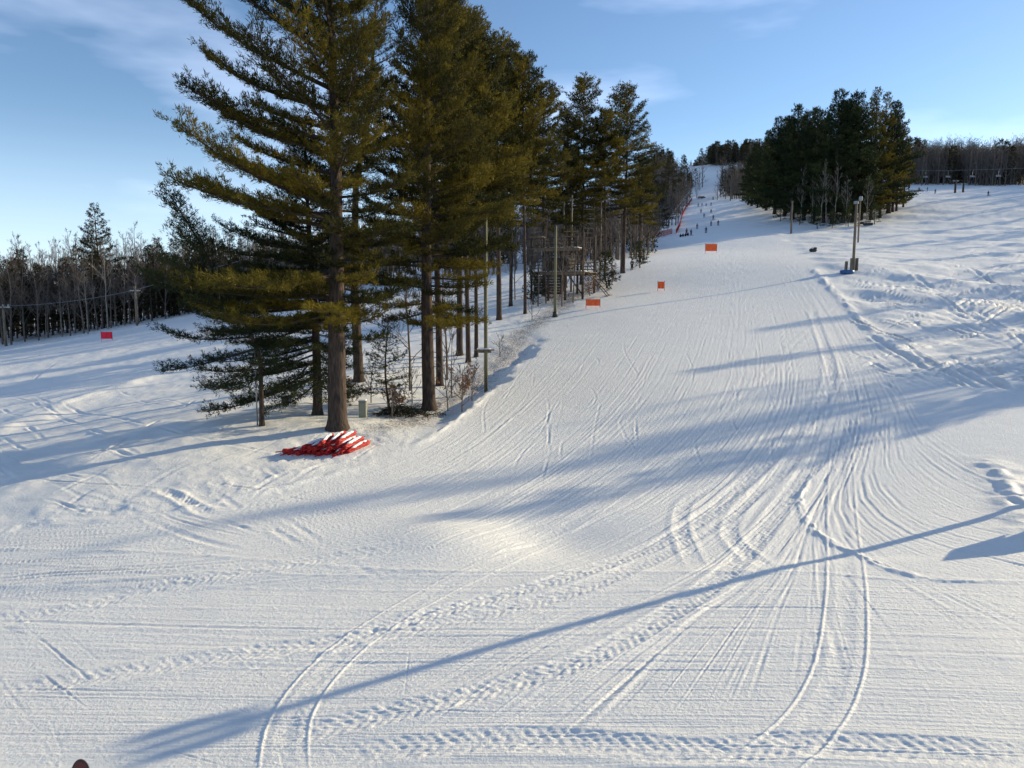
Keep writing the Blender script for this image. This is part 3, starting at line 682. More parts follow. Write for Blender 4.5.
# brush heap of cut branches
def brush():
    b_ = on(402, 408); t = thing('brush_heap', 'heap of dark cut branches lying on snow near the massive pine', 'brush pile', b_)
    rs = np.random.default_rng(4); mb = MB(); P0 = []; P1 = []; C = []; D = []
    for k in range(150):
        x, y = rs.normal(0, .85), rs.normal(0, .35); a_ = rs.normal(.2, .5); L = rs.uniform(.4, 1.3); z = max(0, .6 - .3 * abs(x)) * rs.random() + .04
        d = np.array([math.cos(a_), math.sin(a_) * .6, rs.normal(0.05, .25)]); p = np.array([x, y, z]); P0.append(p - d * L / 2); P1.append(p + d * L / 2)
        if k % 2: C += [p + d * L * g for g in (.1, .3, .5)]; D += [d] * 3
    mb.segs(P0, P1, np.full(150, .018), np.full(150, .008), 4); mb.build('branches', M['limb'], t)
    V, Q, ti = blades(np.array(C), np.array(D), 9, .16, .015, rs, np.full(len(C), .1)); me = mesh_np('foliage', V, Q, None, False, [M['needle_dark']])
    me.attributes.new('tint', 'FLOAT', 'POINT').data.foreach_set('value', ti.astype(np.float32)); link('foliage', me, t)
brush()

# utility box
b = on(363, 412); t = thing('utility_box', 'small grey-green utility box on the snow behind the biggest pine', 'utility box', b)
m_ = MB(); m_.box((0, 0, .42), (.42, .34, .95), bev=.03); m_.build('cabinet', M['green_box'], t)
m_ = MB(); m_.box((0, 0, .93), (.47, .39, .07), bev=.02); m_.build('lid', M['green_box'], t)
m_ = MB(); m_.box((0, 0, 1.0), (.42, .34, .07), bev=.03); m_.build('snow_cap', M['snowcap'], t)
# bucket
b = on(286, 404); t = thing('bucket', 'dark blue bucket standing on the snow under the low branches', 'bucket', b)
m_ = MB(); m_.tube([(0, 0, 0), (0, 0, .2), (0, 0, .5), (0, 0, .53)], [.20, .23, .27, .29], 16); m_.build('tub', M['bluepad'], t, True)
m_ = MB(); m_.tube([(.28 * math.cos(x), 0, .5 + .16 * math.sin(x)) for x in np.linspace(0, math.pi, 12)], .012, 6); m_.build('handle', M['black'], t)

# ---- heap of rolled red safety nets by the trunk
def net_roll(seed):
    rs = np.random.default_rng(seed); t = thing('net_roll', '', 'safety net', (0, 0, 0))
    mb = MB(); L = 1.5; n = 12; r_ = .10
    for q in range(5):      # spiral wraps give a lumpy roll
        ph = q * 1.257; pts = [(x, .07 * math.cos(ph + x * .9) + rs.normal(0, .012), .13 + .07 * math.sin(ph + x * .9) + rs.normal(0, .012)) for x in np.linspace(-L / 2, L / 2, n)]
        mb.tube(pts, r_ * .55 * (1 + .15 * rs.normal(0, 1, n)), 7)
    mb.build('net', M['red'], t, True)
    mb = MB(); mb.tube([(-L / 2 - .35, 0, .14), (L / 2 + .2, 0, .14)], .022, 8); mb.build('pole', M['red'], t, True)
    mb = MB(); k = 9; xs = np.linspace(-L * .33, L * .46, k); mb.tube([(x, .02 * math.sin(x * 5), .225 + rs.normal(0, .01)) for x in xs], [.02, .05, .085, .07, .09, .08, .06, .075, .02], 8); mb.build('snow_cap', M['snowcap'], t, True)
    return t
base0 = on(331, 449); rolls = [net_roll(1), net_roll(2), net_roll(3)]; rr2 = np.random.default_rng(8)
RL = ['roll at the far left of the heap, one end sticking out', 'left', 'third from the left', 'fourth from the left', 'in the middle', 'right of the middle', 'sixth from the left', 'near the right end', 'last but one on the right', 'at the far right end']
k = 0; used = []
for layer, xs in ((0, np.linspace(-1.25, 1.25, 11)), (1, np.linspace(-.9, .95, 7)), (2, np.linspace(-.35, .5, 3))):
    for q, x in enumerate(xs):
        y = rr2.normal(0, .1); p = Vector((base0.x + x + .08 * layer, base0.y + y, 0)); p.z = gz(p.x, p.y) + layer * .23 - .03
        rz = math.radians(66 + rr2.normal(0, 9) - (16 if (layer == 0 and q == 0) else 0)); src = rolls[k % 3]
        o = src if k < 3 else dup(src, p, rz)
        o.location = p; o.rotation_euler = (rr2.normal(0, .05), rr2.normal(-.10, .05), rz)
        ordn = ['first', 'second', 'third', 'fourth', 'fifth', 'sixth', 'seventh', 'eighth', 'ninth', 'tenth', 'last'][q] if q < len(xs) - 1 else 'last'
        o['label'] = 'snow-dusted red net roll, %s from left in the %s layer of the heap' % (ordn, ('bottom', 'middle', 'top')[layer]) if q < len(xs) - 1 else \
            'snow-dusted red net roll, rightmost in the %s layer of the heap' % ('bottom', 'middle', 'top')[layer]
        o['group'] = 'rolled red nets heaped by the pine'; o['category'] = 'safety net'; k += 1
o = dup(rolls[0], Vector((base0.x - 1.45, base0.y - .25, gz(base0.x - 1.45, base0.y - .25))), math.radians(38), 1, 'loose red net roll slipping off the left end of the heap', 'rolled red nets heaped by the pine')
for c_ in list(o.children):
    if c_.name.startswith('snow_cap'): bpy.data.objects.remove(c_)

# ---- poles and ropes course
def pole(name, label, b, H, r=.14, m='wood', cat='pole', group=None):
    t = thing(name, label, cat, b, 0, group); mb = MB(); mb.tube([(0, 0, -.4), (0, 0, H * .5), (.02, 0, H)], [r, r * .92, r * .82], 12); mb.build('shaft', M[m], t, True); return t
b = on(486, 384); H = h_at(b, 384, 205); t = pole('climbing_pole', 'slim green treated pole with a small platform, at the edge of the run', b, H, .13, 'wood_green')
hp = h_at(b, 384, 350); m_ = MB(); m_.box((-.1, 0, hp), (1.35, .5, .07), bev=.01); m_.box((-.1, .12, hp - .12), (.9, .08, .16)); m_.build('platform', M['wood'], t)
m_ = MB(); m_.box((-.15, 0, hp + .08), (.9, .42, .08), bev=.03); m_.build('snow_cap', M['snowcap'], t)
for k, (px, py, ty, r_, lab) in enumerate([(555, 317, 226, .16, 'treated pole in front of the timber tower, dark wrap round its foot'), (563, 292, 197, .13, 'left one of two tall thin poles above the timber tower'),
        (571, 292, 195, .13, 'right one of two tall thin poles above the timber tower'), (600, 283, 197, .13, 'tall pole carrying the rope ladder'), (621, 273, 213, .14, 'pole with short step arms at the uphill end')]):
    b = on(px, py); H = h_at(b, py, ty); t = pole('climbing_pole', lab, b, H, r_, 'wood' if k else 'wood_green')
    if k == 0:
        m_ = MB(); m_.tube([(0, 0, 0), (0, 0, .55), (0, 0, .6)], [.32, .24, .18], 10); m_.build('foot_wrap', M['black'], t, True)
    if k == 3:
        for q, f in enumerate((.985, .38)):
            m_ = MB(); m_.box((.5 if q == 0 else .2, 0, H * f - .2), (1.4, .35, .10)); m_.build('step_platform', M['wood'], t)
        for q in range(9):
            m_ = MB(); z = H * (.42 + .055 * q); m_.box((-1.6, 0, z), (1.5, .09, .10)); m_.build('rung', M['birch'], t)
        for x in (-2.3, -.9):
            m_ = MB(); m_.tube([(x, 0, H * .38), (x, 0, H * .95)], .03, 6); m_.build('rope', M['wood'], t)
        m_ = MB(); m_.box((-1.1, 0, H * .955), (2.6, .14, .14)); m_.build('top_beam', M['wood'], t)
    if k == 4:
        for q, z in enumerate((.35, .55, .75, .9)):
            m_ = MB(); m_.box(((-1) ** q * .45, 0, H * z), (.9, .1, .09)); m_.build('step_arm', M['birch'], t)

def tower():
    b = on(563, 297); t = thing('timber_tower', 'dark two-storey timber climbing tower with railed decks and outside stair', 'tower', b, math.radians(-24), None, 1.2)
    W, D_ = 5.6, 3.8
    for sx in (-1, -.33, .33, 1):
        for sy in (-1, 1):
            m_ = MB(); m_.tube([(sx * W / 2, sy * D_ / 2, -.5), (sx * W / 2, sy * D_ / 2, 6.4 if abs(sx) == 1 else 5.3)], .13, 8); m_.build('post', M['wood_dark'], t)
    for z, nm in ((2.5, 'lower_deck'), (4.9, 'upper_deck')):
        x1 = W if z < 3 else W * .8
        m_ = MB()
        for q in range(11): m_.box((-W / 2 + .2 + x1 * q / 10 * .97, 0, z), (x1 / 10.6, D_ + .5, .07))
        m_.box((0, -D_ / 2 - .1, z - .16), (x1 + .4, .10, .26)); m_.box((0, D_ / 2 + .1, z - .16), (x1 + .4, .10, .26)); dk = m_.build(nm, M['wood'], t)
        for y in (-D_ / 2 - .18, D_ / 2 + .18):
            m_ = MB()
            for zz in (.35, .7, 1.05): m_.box((0, y, z + zz), (x1, .05, .09))
            for q in range(8): m_.box((-x1 / 2 + x1 * q / 7, y, z + .55), (.08, .09, 1.1))
            m_.build('railing', M['wood_dark'], dk)
        m_ = MB(); m_.box((.3, -.6, z + .085), (x1 * .8, 2.2, .09), bev=.04); m_.build('snow_cap', M['snowcap'], dk)
    m_ = MB()
    for s in (-1, 1): m_.box((W / 2 + 1.15, s * .5, 1.15), (.08, .09, 3.6), ry=math.radians(-42))
    for q in range(9): m_.box((W / 2 + 2.3 - q * .27, 0, .2 + q * .28), (.27, 1.0, .05))
    m_.build('stair', M['wood'], t)
    m_ = MB()
    for s in (-1, 1): m_.box((W / 2 + 1.15, s * .5, 2.1), (.06, .06, 3.6), ry=math.radians(-42))
    m_.build('handrail', M['wood_dark'], t)
    m_ = MB()   # shingled lean-to under the deck
    for q in range(7): m_.box((-.9, -D_ / 2 - .02, .35 + q * .28), (3.2, .06, .26))
    m_.build('skirt_wall', M['wood_dark'], t)
    for x0_, x1_, z0_, z1_, y_ in ((-2.7, -1.0, .2, 2.4, -1.95), (1.0, -.9, 2.6, 4.8, -1.98), (2.7, 1.1, .3, 2.4, -1.95), (-2.6, -.9, 4.7, 2.6, 1.95)):
        m_ = MB(); m_.tube([(x0_, y_, z0_), (x1_, y_, z1_)], .07, 6); m_.build('brace', M['wood_dark'], t)
    for q, (x, y, z) in enumerate(((-2.3, -1.6, 6.1), (.4, 1.5, 6.3), (1.9, -1.4, 3.6))):
        m_ = MB(); m_.box((x, y, z), (1.5, 1.1, .08), rz=.3 * q); m_.box((x, y - .55, z + .5), (1.4, .05, .08), rz=.3 * q); m_.build('small_platform', M['wood'], t)
    m_ = MB(); m_.box((-.5, .4, 3.3), (2.6, 2.2, 1.4), bev=.04); m_.build('cabin', M['wood_dark'], t)
tower()
# guyed stake with pale sleeve
b = on(648, 252); t = thing('guy_wire', 'slanting guy wire with a pale yellow sleeve at the edge of the run', 'guy wire', b)
m_ = MB(); m_.tube([(-1.0, 0, -.2), (9, 2, 13)], .03, 6); m_.build('cable', M['metal'], t)
m_ = MB(); m_.tube([(-.8, 0, .05), (1.6, .47, 3.3)], .09, 8); m_.build('sleeve', M['yellow'], t)
# slim metal post next to leaning pine
b = on(257.5, 425); pole('steel_post', 'slim grey metal post close to the stem of the leaning pine', b, h_at(b, 425, 352), .04, 'metal')

# ---- orange markers
def banner(label, b, W, Hh, m, lift=.35, rz=0, skirt=False, group='bright banners on posts'):
    t = thing('warning_banner', label, 'banner', b, rz, group)
    mb = MB(); nx = 12; P = []; Q_ = []
    for i_ in range(nx + 1):
        x = -W / 2 + W * i_ / nx
        for z in (0, 1):
            for y in (-.012, .012): P.append((x, y + .05 * math.sin(i_ * 1.1) * (1 - z * .3), lift + Hh * z))
    for i_ in range(nx):
        a_ = i_ * 4; b2 = a_ + 4; Q_ += [(a_, b2, b2 + 2, a_ + 2), (a_ + 1, a_ + 3, b2 + 3, b2 + 1), (a_ + 2, b2 + 2, b2 + 3, a_ + 3), (a_, a_ + 1, b2 + 1, b2)]
    mb.add(P, Q_); mb.build('cloth', M[m], t)
    for s in (-1, 1): mb = MB(); mb.tube([(s * (W / 2 + .03), 0, -.2), (s * (W / 2 + .03), 0, lift + Hh + .12)], .025, 8); mb.build('post', M['red'], t)
banner('wide orange banner on the snow nearest the timber tower', on(593, 308), 1.5, .72, 'orange', .25)
banner('small upright orange banner on the left part of the run', on(661, 291), .75, .85, 'orange', .3)
banner('orange banner standing highest up on the run', on(711, 253), 2.1, 1.3, 'orange', .35)
banner('pinkish red banner on the snowfield before the left wood', on(107, 341), 1.65, 1.05, 'pinkred', .3)

# ---- right-hand pole with padded foot
b = on(853, 271); H = h_at(b, 271, 201); t = pole('light_pole', 'tall wooden light pole with crate-clad foot right of the run', b, H, .18, 'wood')
for q, (x, y) in enumerate([(-.32, -.25), (.34, -.2), (0, .36)]): m_ = MB(); m_.box((x, y, .75), (.42, .12, 1.7), rz=q * 2.1, bev=.02); m_.build('foot_board', M['wood'], t)
m_ = MB(); m_.box((-.95, -.1, .6), (.28, .4, 1.2), rx=.1, bev=.05); m_.build('foot_pad', M['wood'], t)
m_ = MB(); m_.box((-.1, -.1, H - .2), (.5, .35, .35), bev=.04); m_.build('lamp_box', M['metal'], t)
b = on(847, 273); t = thing('pad_roll', 'round blue pad lying at the foot of the light pole', 'pad', b)
m_ = MB(); m_.tube([(0, 0, -.05), (0, 0, .1), (0, 0, .38), (0, 0, .45)], [.75, .85, .85, .7], 20); m_.build('cushion', M['bluepad'], t, True)
b = on(858, 243); H = h_at(b, 243, 196); t = pole('light_pole', 'second wooden light pole just uphill of the crate-clad one', b, H, .16, 'wood')
m_ = MB(); m_.box((0, -.2, H - .5), (.55, .4, .8), bev=.05); m_.build('lamp_box', M['metal'], t)
b = on(791, 233); H = h_at(b, 233, 201); pole('light_pole', 'slender wooden pole standing before the dark pine grove', b, H, .22, 'wood')
for (px, py, ty, lab) in [(909, 188, 168, 'lift pole next to the right edge of the pine grove'), (955, 193, 180, 'short thick lift pole, left of a close pair on the far right slope'), (963, 192, 183, 'shorter lift pole, right of a close pair on the far right slope')]:
    b = on(px, py); H = h_at(b, py, ty); t = pole('lift_pole', lab, b, H, .35, 'wood_dark')
    m_ = MB(); m_.box((0, 0, H - .3), (2.0, .3, .3)); m_.build('crossarm', M['metal'], t)
b = on(813, 253); t = thing('equipment_bag', 'small black bag lying on the snow at the right edge of the run', 'bag', b)
m_ = MB(); m_.box((0, 0, .3), (1.2, .7, .55), bev=.18); m_.box((.35, 0, .6), (.5, .5, .3), bev=.1); m_.build('sack', M['black'], t); m_ = MB(); m_.tube([(-.3, 0, .55), (-.1, 0, .8), (.2, 0, .75)], .03, 6); m_.build('strap', M['black'], t)

# ---- off-frame lift light pole whose shadow crosses the foreground, and an unseen hut sized to fit its shadow
POLE_XY = (21.6, 27.3)
b = onxy(*POLE_XY); t = pole('floodlight_pole', 'floodlight pole just outside the picture that throws the long shadow', b, 8.3, .17, 'wood')
m_ = MB(); m_.box((0, 0, 7.8), (.14, 1.0, .16), rz=.5); m_.build('crossarm', M['metal'], t)
for y in (-.42, .42): m_ = MB(); m_.box((-y * .48, y * .88, 8.1), (.28, .34, .4), rz=.5, bev=.05); m_.build('floodlight', M['metal'], t)

b = onxy(19.6, 24.1, .05); t = thing('ski_hut', 'small timber hut just outside the right edge of the picture', 'hut', b, math.radians(26)); t.scale = (.85, .6, .74)
m_ = MB(); m_.box((0, 0, 1.0), (2.2, 1.5, 2.0), bev=.02); m_.build('wall', M['wood'], t)
m_ = MB(); [m_.box((0, s_ * .5, 2.3), (2.6, 1.25, .09), rx=-s_ * .6) for s_ in (-1, 1)]; m_.build('roof', M['wood_dark'], t)
m_ = MB(); m_.box((-1.12, 0, .95), (.05, .8, 1.8)); m_.build('door', M['wood_dark'], t)

# ---- grove of pines right of the run
GROVE = [(748, 205, 160), (757, 208, 146), (892, 212, 104), (766, 211, 135), (775, 214, 118), (784, 216, 124), (793, 219, 112), (803, 221, 117), (813, 222, 110), (823, 223, 118), (833, 224, 111), (843, 223, 108),
         (853, 222, 104), (862, 220, 98), (871, 219, 97), (880, 217, 99), (889, 214, 103), (896, 211, 112), (903, 207, 125), (790, 210, 122), (812, 211, 115), (838, 211, 110), (868, 209, 103), (888, 205, 112), (760, 202, 148), (776, 204, 132), (856, 208, 106), (825, 208, 113), (770, 206, 140), (800, 214, 122), (846, 214, 110), (878, 210, 104), (752, 206, 158), (764, 209, 142), (786, 213, 126)]
gp = []
for k, (px, py, ty) in enumerate(GROVE):
    b = on(px, py, .1); H = h_at(b, py, ty + rng.normal(0, 6) - 2); lab = 'pine crowded among others in the dark grove right of the run'
    if ty == 97: lab = 'tallest sunlit pine at the right of the dark grove'
    if (px, py) == (748, 205): lab = 'lowest pine at the left end of the dark grove'
    if (px, py) == (903, 207): lab = 'rightmost pine of the dark grove, beside the open slope'
    grp = 'pines of the grove right of the run'
    sun_tinted = (k == 2) if len(gp) < 3 else bool(px > 855 and k % 4)  # right-hand pines get golden needles, the rest dark: sunlight painted into the colour
    if sun_tinted and lab.startswith('pine crowded'): lab = 'sunlit olive pine crowded in the right-hand half of the dark grove'; grp = 'sunlit pines of the grove'
    if len(gp) < 3:
        t = build_pine('pine_tree', lab, b, 120 + k, H=H, cb=H * .07, R=5.6, tr=.35, nb=108, nblade=7, ln=.42, wd=.052, detail=.6, gap=.9, pw=.72, stubs=12, tw=False, group=grp, needle='needle' if k == 2 else 'needle_dark')
        gp.append(t)
    else:
        s_ = gp[2 if sun_tinted else k % 2]; s = H / s_['H']; dup(s_, b, rng.uniform(0, 6.28), (max(s, .8), max(s, .8), s), lab, grp)
bt = [build_bare('bare_tree', 'pale bare tree in front of the dark grove right of the run', on(800, 224, .1), 150, H=15, tr=.12, spread=.32, n1=12, fork=.25, trunk='birch', twig='birch', group='pale bare trees before the grove')]
bt.append(build_bare('bare_tree', 'pale bare tree in front of the dark grove right of the run', on(826, 226, .1), 151, H=16, tr=.12, spread=.28, n1=12, fork=.3, trunk='birch', twig='birch', group='pale bare trees before the grove'))
for k, (px, py, hh) in enumerate([(812, 225, 12), (834, 226, 15), (846, 226, 12), (820, 226, 15), (866, 224, 12), (790, 222, 9)]):
    s = bt[k % 2]; dup(s, on(px, py, .1), rng.uniform(0, 6.28), hh / s['H'], None, 'pale bare trees before the grove')
small = build_pine('young_pine', 'young dark pine at the foot of the grove right of the run', on(817, 228, .05), 160, H=5.5, cb=.8, R=2.0, tr=.09, nb=36, nblade=6, ln=.32, wd=.04, detail=.7, needle='needle_dark', stubs=0, tw=False, group='young pines at the foot of the grove')
for px, py, s in [(832, 228, .8), (848, 227, 1.0), (799, 226, .7), (874, 224, .9), (780, 221, 1.0)]: dup(small, on(px, py, .05), px, s, None, 'young pines at the foot of the grove')

# ---- wood behind the left snowfield
bare = []
for k in range(5): bare.append(build_bare('bare_tree', 'grey bare tree crowded in the wood behind the left snowfield', (0, 0, 0), 200 + k, H=17, tr=.17, spread=.34, n1=18, fork=.15, group='bare trees of the left wood', fine=1.4, trunk='bark_grey'))
pf = [build_pine('pine_tree', 'dark evergreen standing in the wood behind the left snowfield', (0, 0, 0), 210 + k, H=17, cb=1.5, R=4.2, tr=.25, nb=80, nblade=7, ln=.42, wd=.05, detail=.55, gap=.6, stubs=6, tw=False, needle='needle_far', group='evergreens of the left wood', up=(-16, 35), pw=.75) for k in range(2)]
def left_edge(px): return np.interp(px, [-300, -100, 0, 107, 200, 300, 360, 420, 520], [352, 352, 347, 330, 312, 299, 287, 272, 255])
kk = 0
for k in range(290):
    px = -170 + 640 * ((k * .618034) % 1); depth = (k % 7) / 7.0
    py = left_edge(px); p = at(px, py + .5)[0]; d = p / np.hypot(*p); off = 1 + depth * 38 + rng.uniform(0, 4)
    x, y = p + d * off; b = onxy(x, y, .1)
    top = np.interp(px, [-200, 0, 60, 103, 160, 200, 300, 400, 480], [250, 256, 250, 246, 238, 236, 228, 216, 205]) + rng.normal(-5, 8) + (1 - depth) * 10
    H = max(6, h_at(b, 0, top)); isp = (k % 7 == 2) or (150 < px < 250 and k % 2)
    src = pf[k % 2] if isp else bare[(k + k // 5) % 5]; s = H / src['H'] * (.86 if isp else 1)
    if kk < 0: pass
    key = id(src)
    if not src.get('placed'):
        src.location = b; src.scale = (s, s, s); src['placed'] = 1
    else: dup(src, b, rng.uniform(0, 6.28), s, None, src['group'])
t = build_pine('pine_tree', 'tallest tiered evergreen rising above the left wood', on(103, 331, .1) + Vector((0, 9, 0)), 220, H=21, cb=5, R=5.6, tr=.26, nb=60, nblade=8, ln=.36, wd=.045, detail=.7, gap=.2, stubs=6, tw=False, needle='needle_far', up=(-12, 28), pw=.85)
b = on(103, 331); b = b * 1.07; t.location = b; b.z = gz(b.x, b.y) - .1; t.location = b; s = h_at(b, 0, 204) / 21; t.scale = (s, s, s)
t = build_bare('bare_tree', 'pale forked birch in front of the tallest tiered evergreen', on(108, 330, .1), 221, H=15.5, tr=.13, spread=.42, n1=12, fork=.4, trunk='birch', twig='birch')
for k, (px, py, hh, lab) in enumerate([(62, 337, 8, 'short pale birch stem, left one before the left wood'), (46, 339, 9, 'leaning pale birch stem near the left end of the wood'), (138, 325, 9, 'pale birch stem right of the forked birch'), (88, 334, 11, 'thin pale birch just left of the forked birch')]):
    dup(t, on(px, py, .1), k * 1.7, hh / 15.5, lab, None, tilt=(0, .12 if k == 1 else 0))
# tow-line pole and cable at the far left
b = on(6, 346); H = h_at(b, 346, 306); t = pole('lift_pole', 'grey lift pole with a crossarm at the far left edge', b, H, .24, 'wood')
m_ = MB(); m_.box((0, 0, H - .2), (2.6, .25, .25)); m_.build('crossarm', M['metal'], t)
for x in (-.9, .1, 1.0): m_ = MB(); m_.box((x, 0, H + .1), (.3, .35, .4), bev=.05); m_.build('pulley', M['metal'], t)
b2 = on(137, 326); H2 = h_at(b2, 326, 286); t = pole('lift_pole', 'grey lift pole with small crossarm right of the forked birch', b2, H2, .2, 'wood')
m_ = MB(); m_.box((0, 0, H2 - .8), (1.8, .2, .2)); m_.build('crossarm', M['metal'], t)
m_ = MB(); p0 = b + Vector((.8, 0, H)); p1 = b2 + Vector((0, 0, H2 - .7)); m_.tube([tuple(p0.lerp(p1, f) - Vector((0, 0, 2.2 * f * (1 - f)))) for f in np.linspace(0, 1, 14)] + [tuple(p1 + (p1 - p0) * .9 + Vector((0, 0, 3)))], .035, 5)
o = m_.build('lift_cable', M['metal']); tag(o, 'thin lift cable strung between poles before the left wood', 'cable')

# ---- woods beyond: one low-detail mass each
def wood_mass(name, spots, seed, label, conif=.25, cat='wood'):
    rs = np.random.default_rng(seed); tb = MB(); V0 = []; Q0 = []; TI = []; nv = 0
    base = []
    for q in range(4):
        _, lm = bare_parts(seed + q, 10, .16, .36, 14, .1, 2, 1.5); base.append((np.vstack(lm.V), np.vstack(lm.Q)))
    cb_ = []
    for q in range(3):
        _, _, (C, D, T), r_ = pine_parts(seed + 9 + q, 10, 1.0, 2.6, .15, nb=34, detail=.42, tw=False, stubs=0)
        cb_.append(blades(C, D, 5, .55, .085, r_, T))
    trunks = MB(); need = []
    for (x, y, H) in spots:
        z = gz(x, y) - .3; s = H / 10; a_ = rs.uniform(0, 6.28); R_ = np.array([[math.cos(a_), -math.sin(a_), 0], [math.sin(a_), math.cos(a_), 0], [0, 0, 1]])
        trunks.tube([(x, y, z), (x + .1, y, z + H * .9)], [.035 * s * 5, .02 * s], 4, cap=False)
        if rs.random() < conif:
            V, Q, ti = cb_[rs.integers(3)]; need.append(((V * s) @ R_.T + [x, y, z], Q, ti))
        else:
            V, Q = base[rs.integers(4)]
            ctr = V.reshape(-1, 6, 3).mean(1, keepdims=True); V = (ctr + (V.reshape(-1, 6, 3) - ctr)).reshape(-1, 3)
            trunks.add((V * s) @ R_.T + [x, y, z], Q)
    root = thing(name, label, cat); root['kind'] = 'stuff'; 
    for kx in ('category', 'label'):
        if kx in root: del root[kx]
    trunks.build('branches', M['twig'], root)['kind'] = 'stuff'
    if need:
        nv = 0; VV = []; QQ = []; TI = []
        for V, Q, ti in need: VV.append(V); QQ.append(Q + nv); TI.append(ti); nv += len(V)
        me = mesh_np('foliage', np.vstack(VV), np.vstack(QQ), None, False, [M['needle_far']])
        me.attributes.new('tint', 'FLOAT', 'POINT').data.foreach_set('value', np.concatenate(TI).astype(np.float32)); link('foliage', me, root)['kind'] = 'stuff'
    return root
rs = np.random.default_rng(77)
def spots_line(pts, rowsn, gap, H, n):
    out_ = []; P = np.array([tuple(on(px, py))[:2] for px, py in pts])
    for k in range(n):
        f = rs.random() * (len(P) - 1); i_ = min(int(f), len(P) - 2); p = P[i_] + (P[i_ + 1] - P[i_]) * (f - i_); d = p / np.hypot(*p)
        q = p + d * rs.random() * rowsn * gap + rs.normal(0, 2, 2); out_.append((q[0], q[1], H * rs.uniform(.7, 1.15)))
    return out_
wp = []
for k in range(420):
    px = rs.uniform(-200, 640) if False else -200 + 860 * ((k * .618034) % 1); py = float(left_edge(min(px, 520))); p = at(px, py + .5)[0]; d = p / np.hypot(*p)
    q = p + d * (42 + 90 * rs.random() ** 1.3); top = np.interp(px, [-200, 0, 60, 103, 160, 200, 300, 400, 480, 560, 640], [262, 264, 258, 256, 248, 244, 236, 226, 216, 200, 196]); zz = gz(*q); Hq = CAMZ + float(ray(0, top)[2] / ray(0, top)[1]) * q[1] - zz
    if Hq > 4: wp.append((q[0], q[1], min(Hq * rs.uniform(.8, 1.05), 24)))
for k in range(190):
    f = rs.random(); px = 440 + 215 * f; py = 282 - 24 * f; p = at(px, py)[0]; d = p / np.hypot(*p); q = p + d * (6 + 50 * rs.random()); wp.append((q[0], q[1], rs.uniform(9, 15)))
wood_mass('background_wood', wp, 330, '', .12)
wood_mass('distant_wood', spots_line([(903, 184), (925, 185), (950, 184), (975, 185), (1000, 186), (1024, 184), (1100, 186), (1180, 190)], 12, 5, 16, 1000), 300, 'bare grey wood along the top of the far right slope', .03)
# crest of the hill
P = [(x, y, h) for (x, y, h) in spots_line([(650, 176), (665, 173), (684, 167), (712, 166), (725, 166), (745, 166), (765, 170), (800, 175)], 12, 6, 15, 520)]
wood_mass('hilltop_wood', P, 310, 'mixed wood along the crest of the hill at the top of the run', .55)
# thickets beside the upper run
sp_ = []
for (px, py, n, H, spd) in [(681, 199, 16, 13, 3), (676, 206, 16, 13, 4), (685, 188, 10, 10, 3), (668, 215, 10, 13, 4), (664, 225, 8, 13, 3), (731, 195, 18, 13, 3), (738, 198, 16, 14, 4), (732, 187, 10, 11, 3), (745, 190, 16, 15, 5), (742, 180, 12, 11, 6), (735, 176, 10, 9, 4), (670, 190, 20, 18, 8), (658, 194, 20, 20, 10)]:
    c = on(px, py)
    for q in range(n * 2): sp_.append((c.x + rs.normal(0, spd), c.y + rs.normal(0, spd * 1.5), H * rs.uniform(.6, 1.1)))
wood_mass('hillside_thicket', sp_, 320, 'brown bare thickets on both sides of the upper run', .1)
for k, (px, py, ty, lab) in enumerate([(657, 232, 184, 'dark evergreen above the red net fence, nearest the run'), (664, 226, 188, 'dark evergreen behind the red net fence, middle of three'), (672, 219, 196, 'dark evergreen behind the red net fence, farthest uphill'),
        (668, 206, 152, 'rounded evergreen on the skyline left of the upper run'), (648, 238, 176, 'dark evergreen close right of the strip of tall pines')]):
    b = on(px, py, .1); s_ = pf[k % 2]; s = h_at(b, py, ty) / s_['H']; dup(s_, b, k * 1.3, (s * 1.25, s * 1.25, s), lab)

# ---- red net fence up the left side of the run
def net_fence(label, P, H, name='net_fence'):
    pts = [on(*p) for p in P]; t = thing(name, label, 'fence', pts[0]); o = pts[0]; full = []
    for p, q in zip(pts[:-1], pts[1:]):
        n = max(2, int((q - p).length / 2.5))
        for k in range(n): c = p.lerp(q, k / n); full.append(Vector((c.x, c.y, gz(c.x, c.y))) - o)
    full.append(pts[-1] - o)
    for v in full[::2]: m_ = MB(); m_.tube([tuple(v - Vector((0, 0, .2))), tuple(v + Vector((0, 0, H + .2)))], .05, 6); m_.build('post', M['red'], t)
    S0 = []; S1 = []
    for p, q in zip(full[:-1], full[1:]):
        for z in np.linspace(.1, H, 8): S0.append(tuple(p + Vector((0, 0, z)))); S1.append(tuple(q + Vector((0, 0, z))))
        for f in np.linspace(0, 1, 7)[:-1]: c = p.lerp(q, f); S0.append(tuple(c + Vector((0, 0, .1)))); S1.append(tuple(c + Vector((0, 0, H))))
    m_ = MB(); m_.segs(S0, S1, np.full(len(S0), .045), np.full(len(S0), .045), 3); m_.build('net', M['red'], t)
net_fence('red safety net across the foot of the dark evergreens', [(648, 239), (656, 238), (664, 236), (672, 234)], 1.5)
net_fence('long red safety net climbing the left side of the run', [(676, 234), (680, 226), (682, 216), (686, 208), (692, 200)], 1.2)

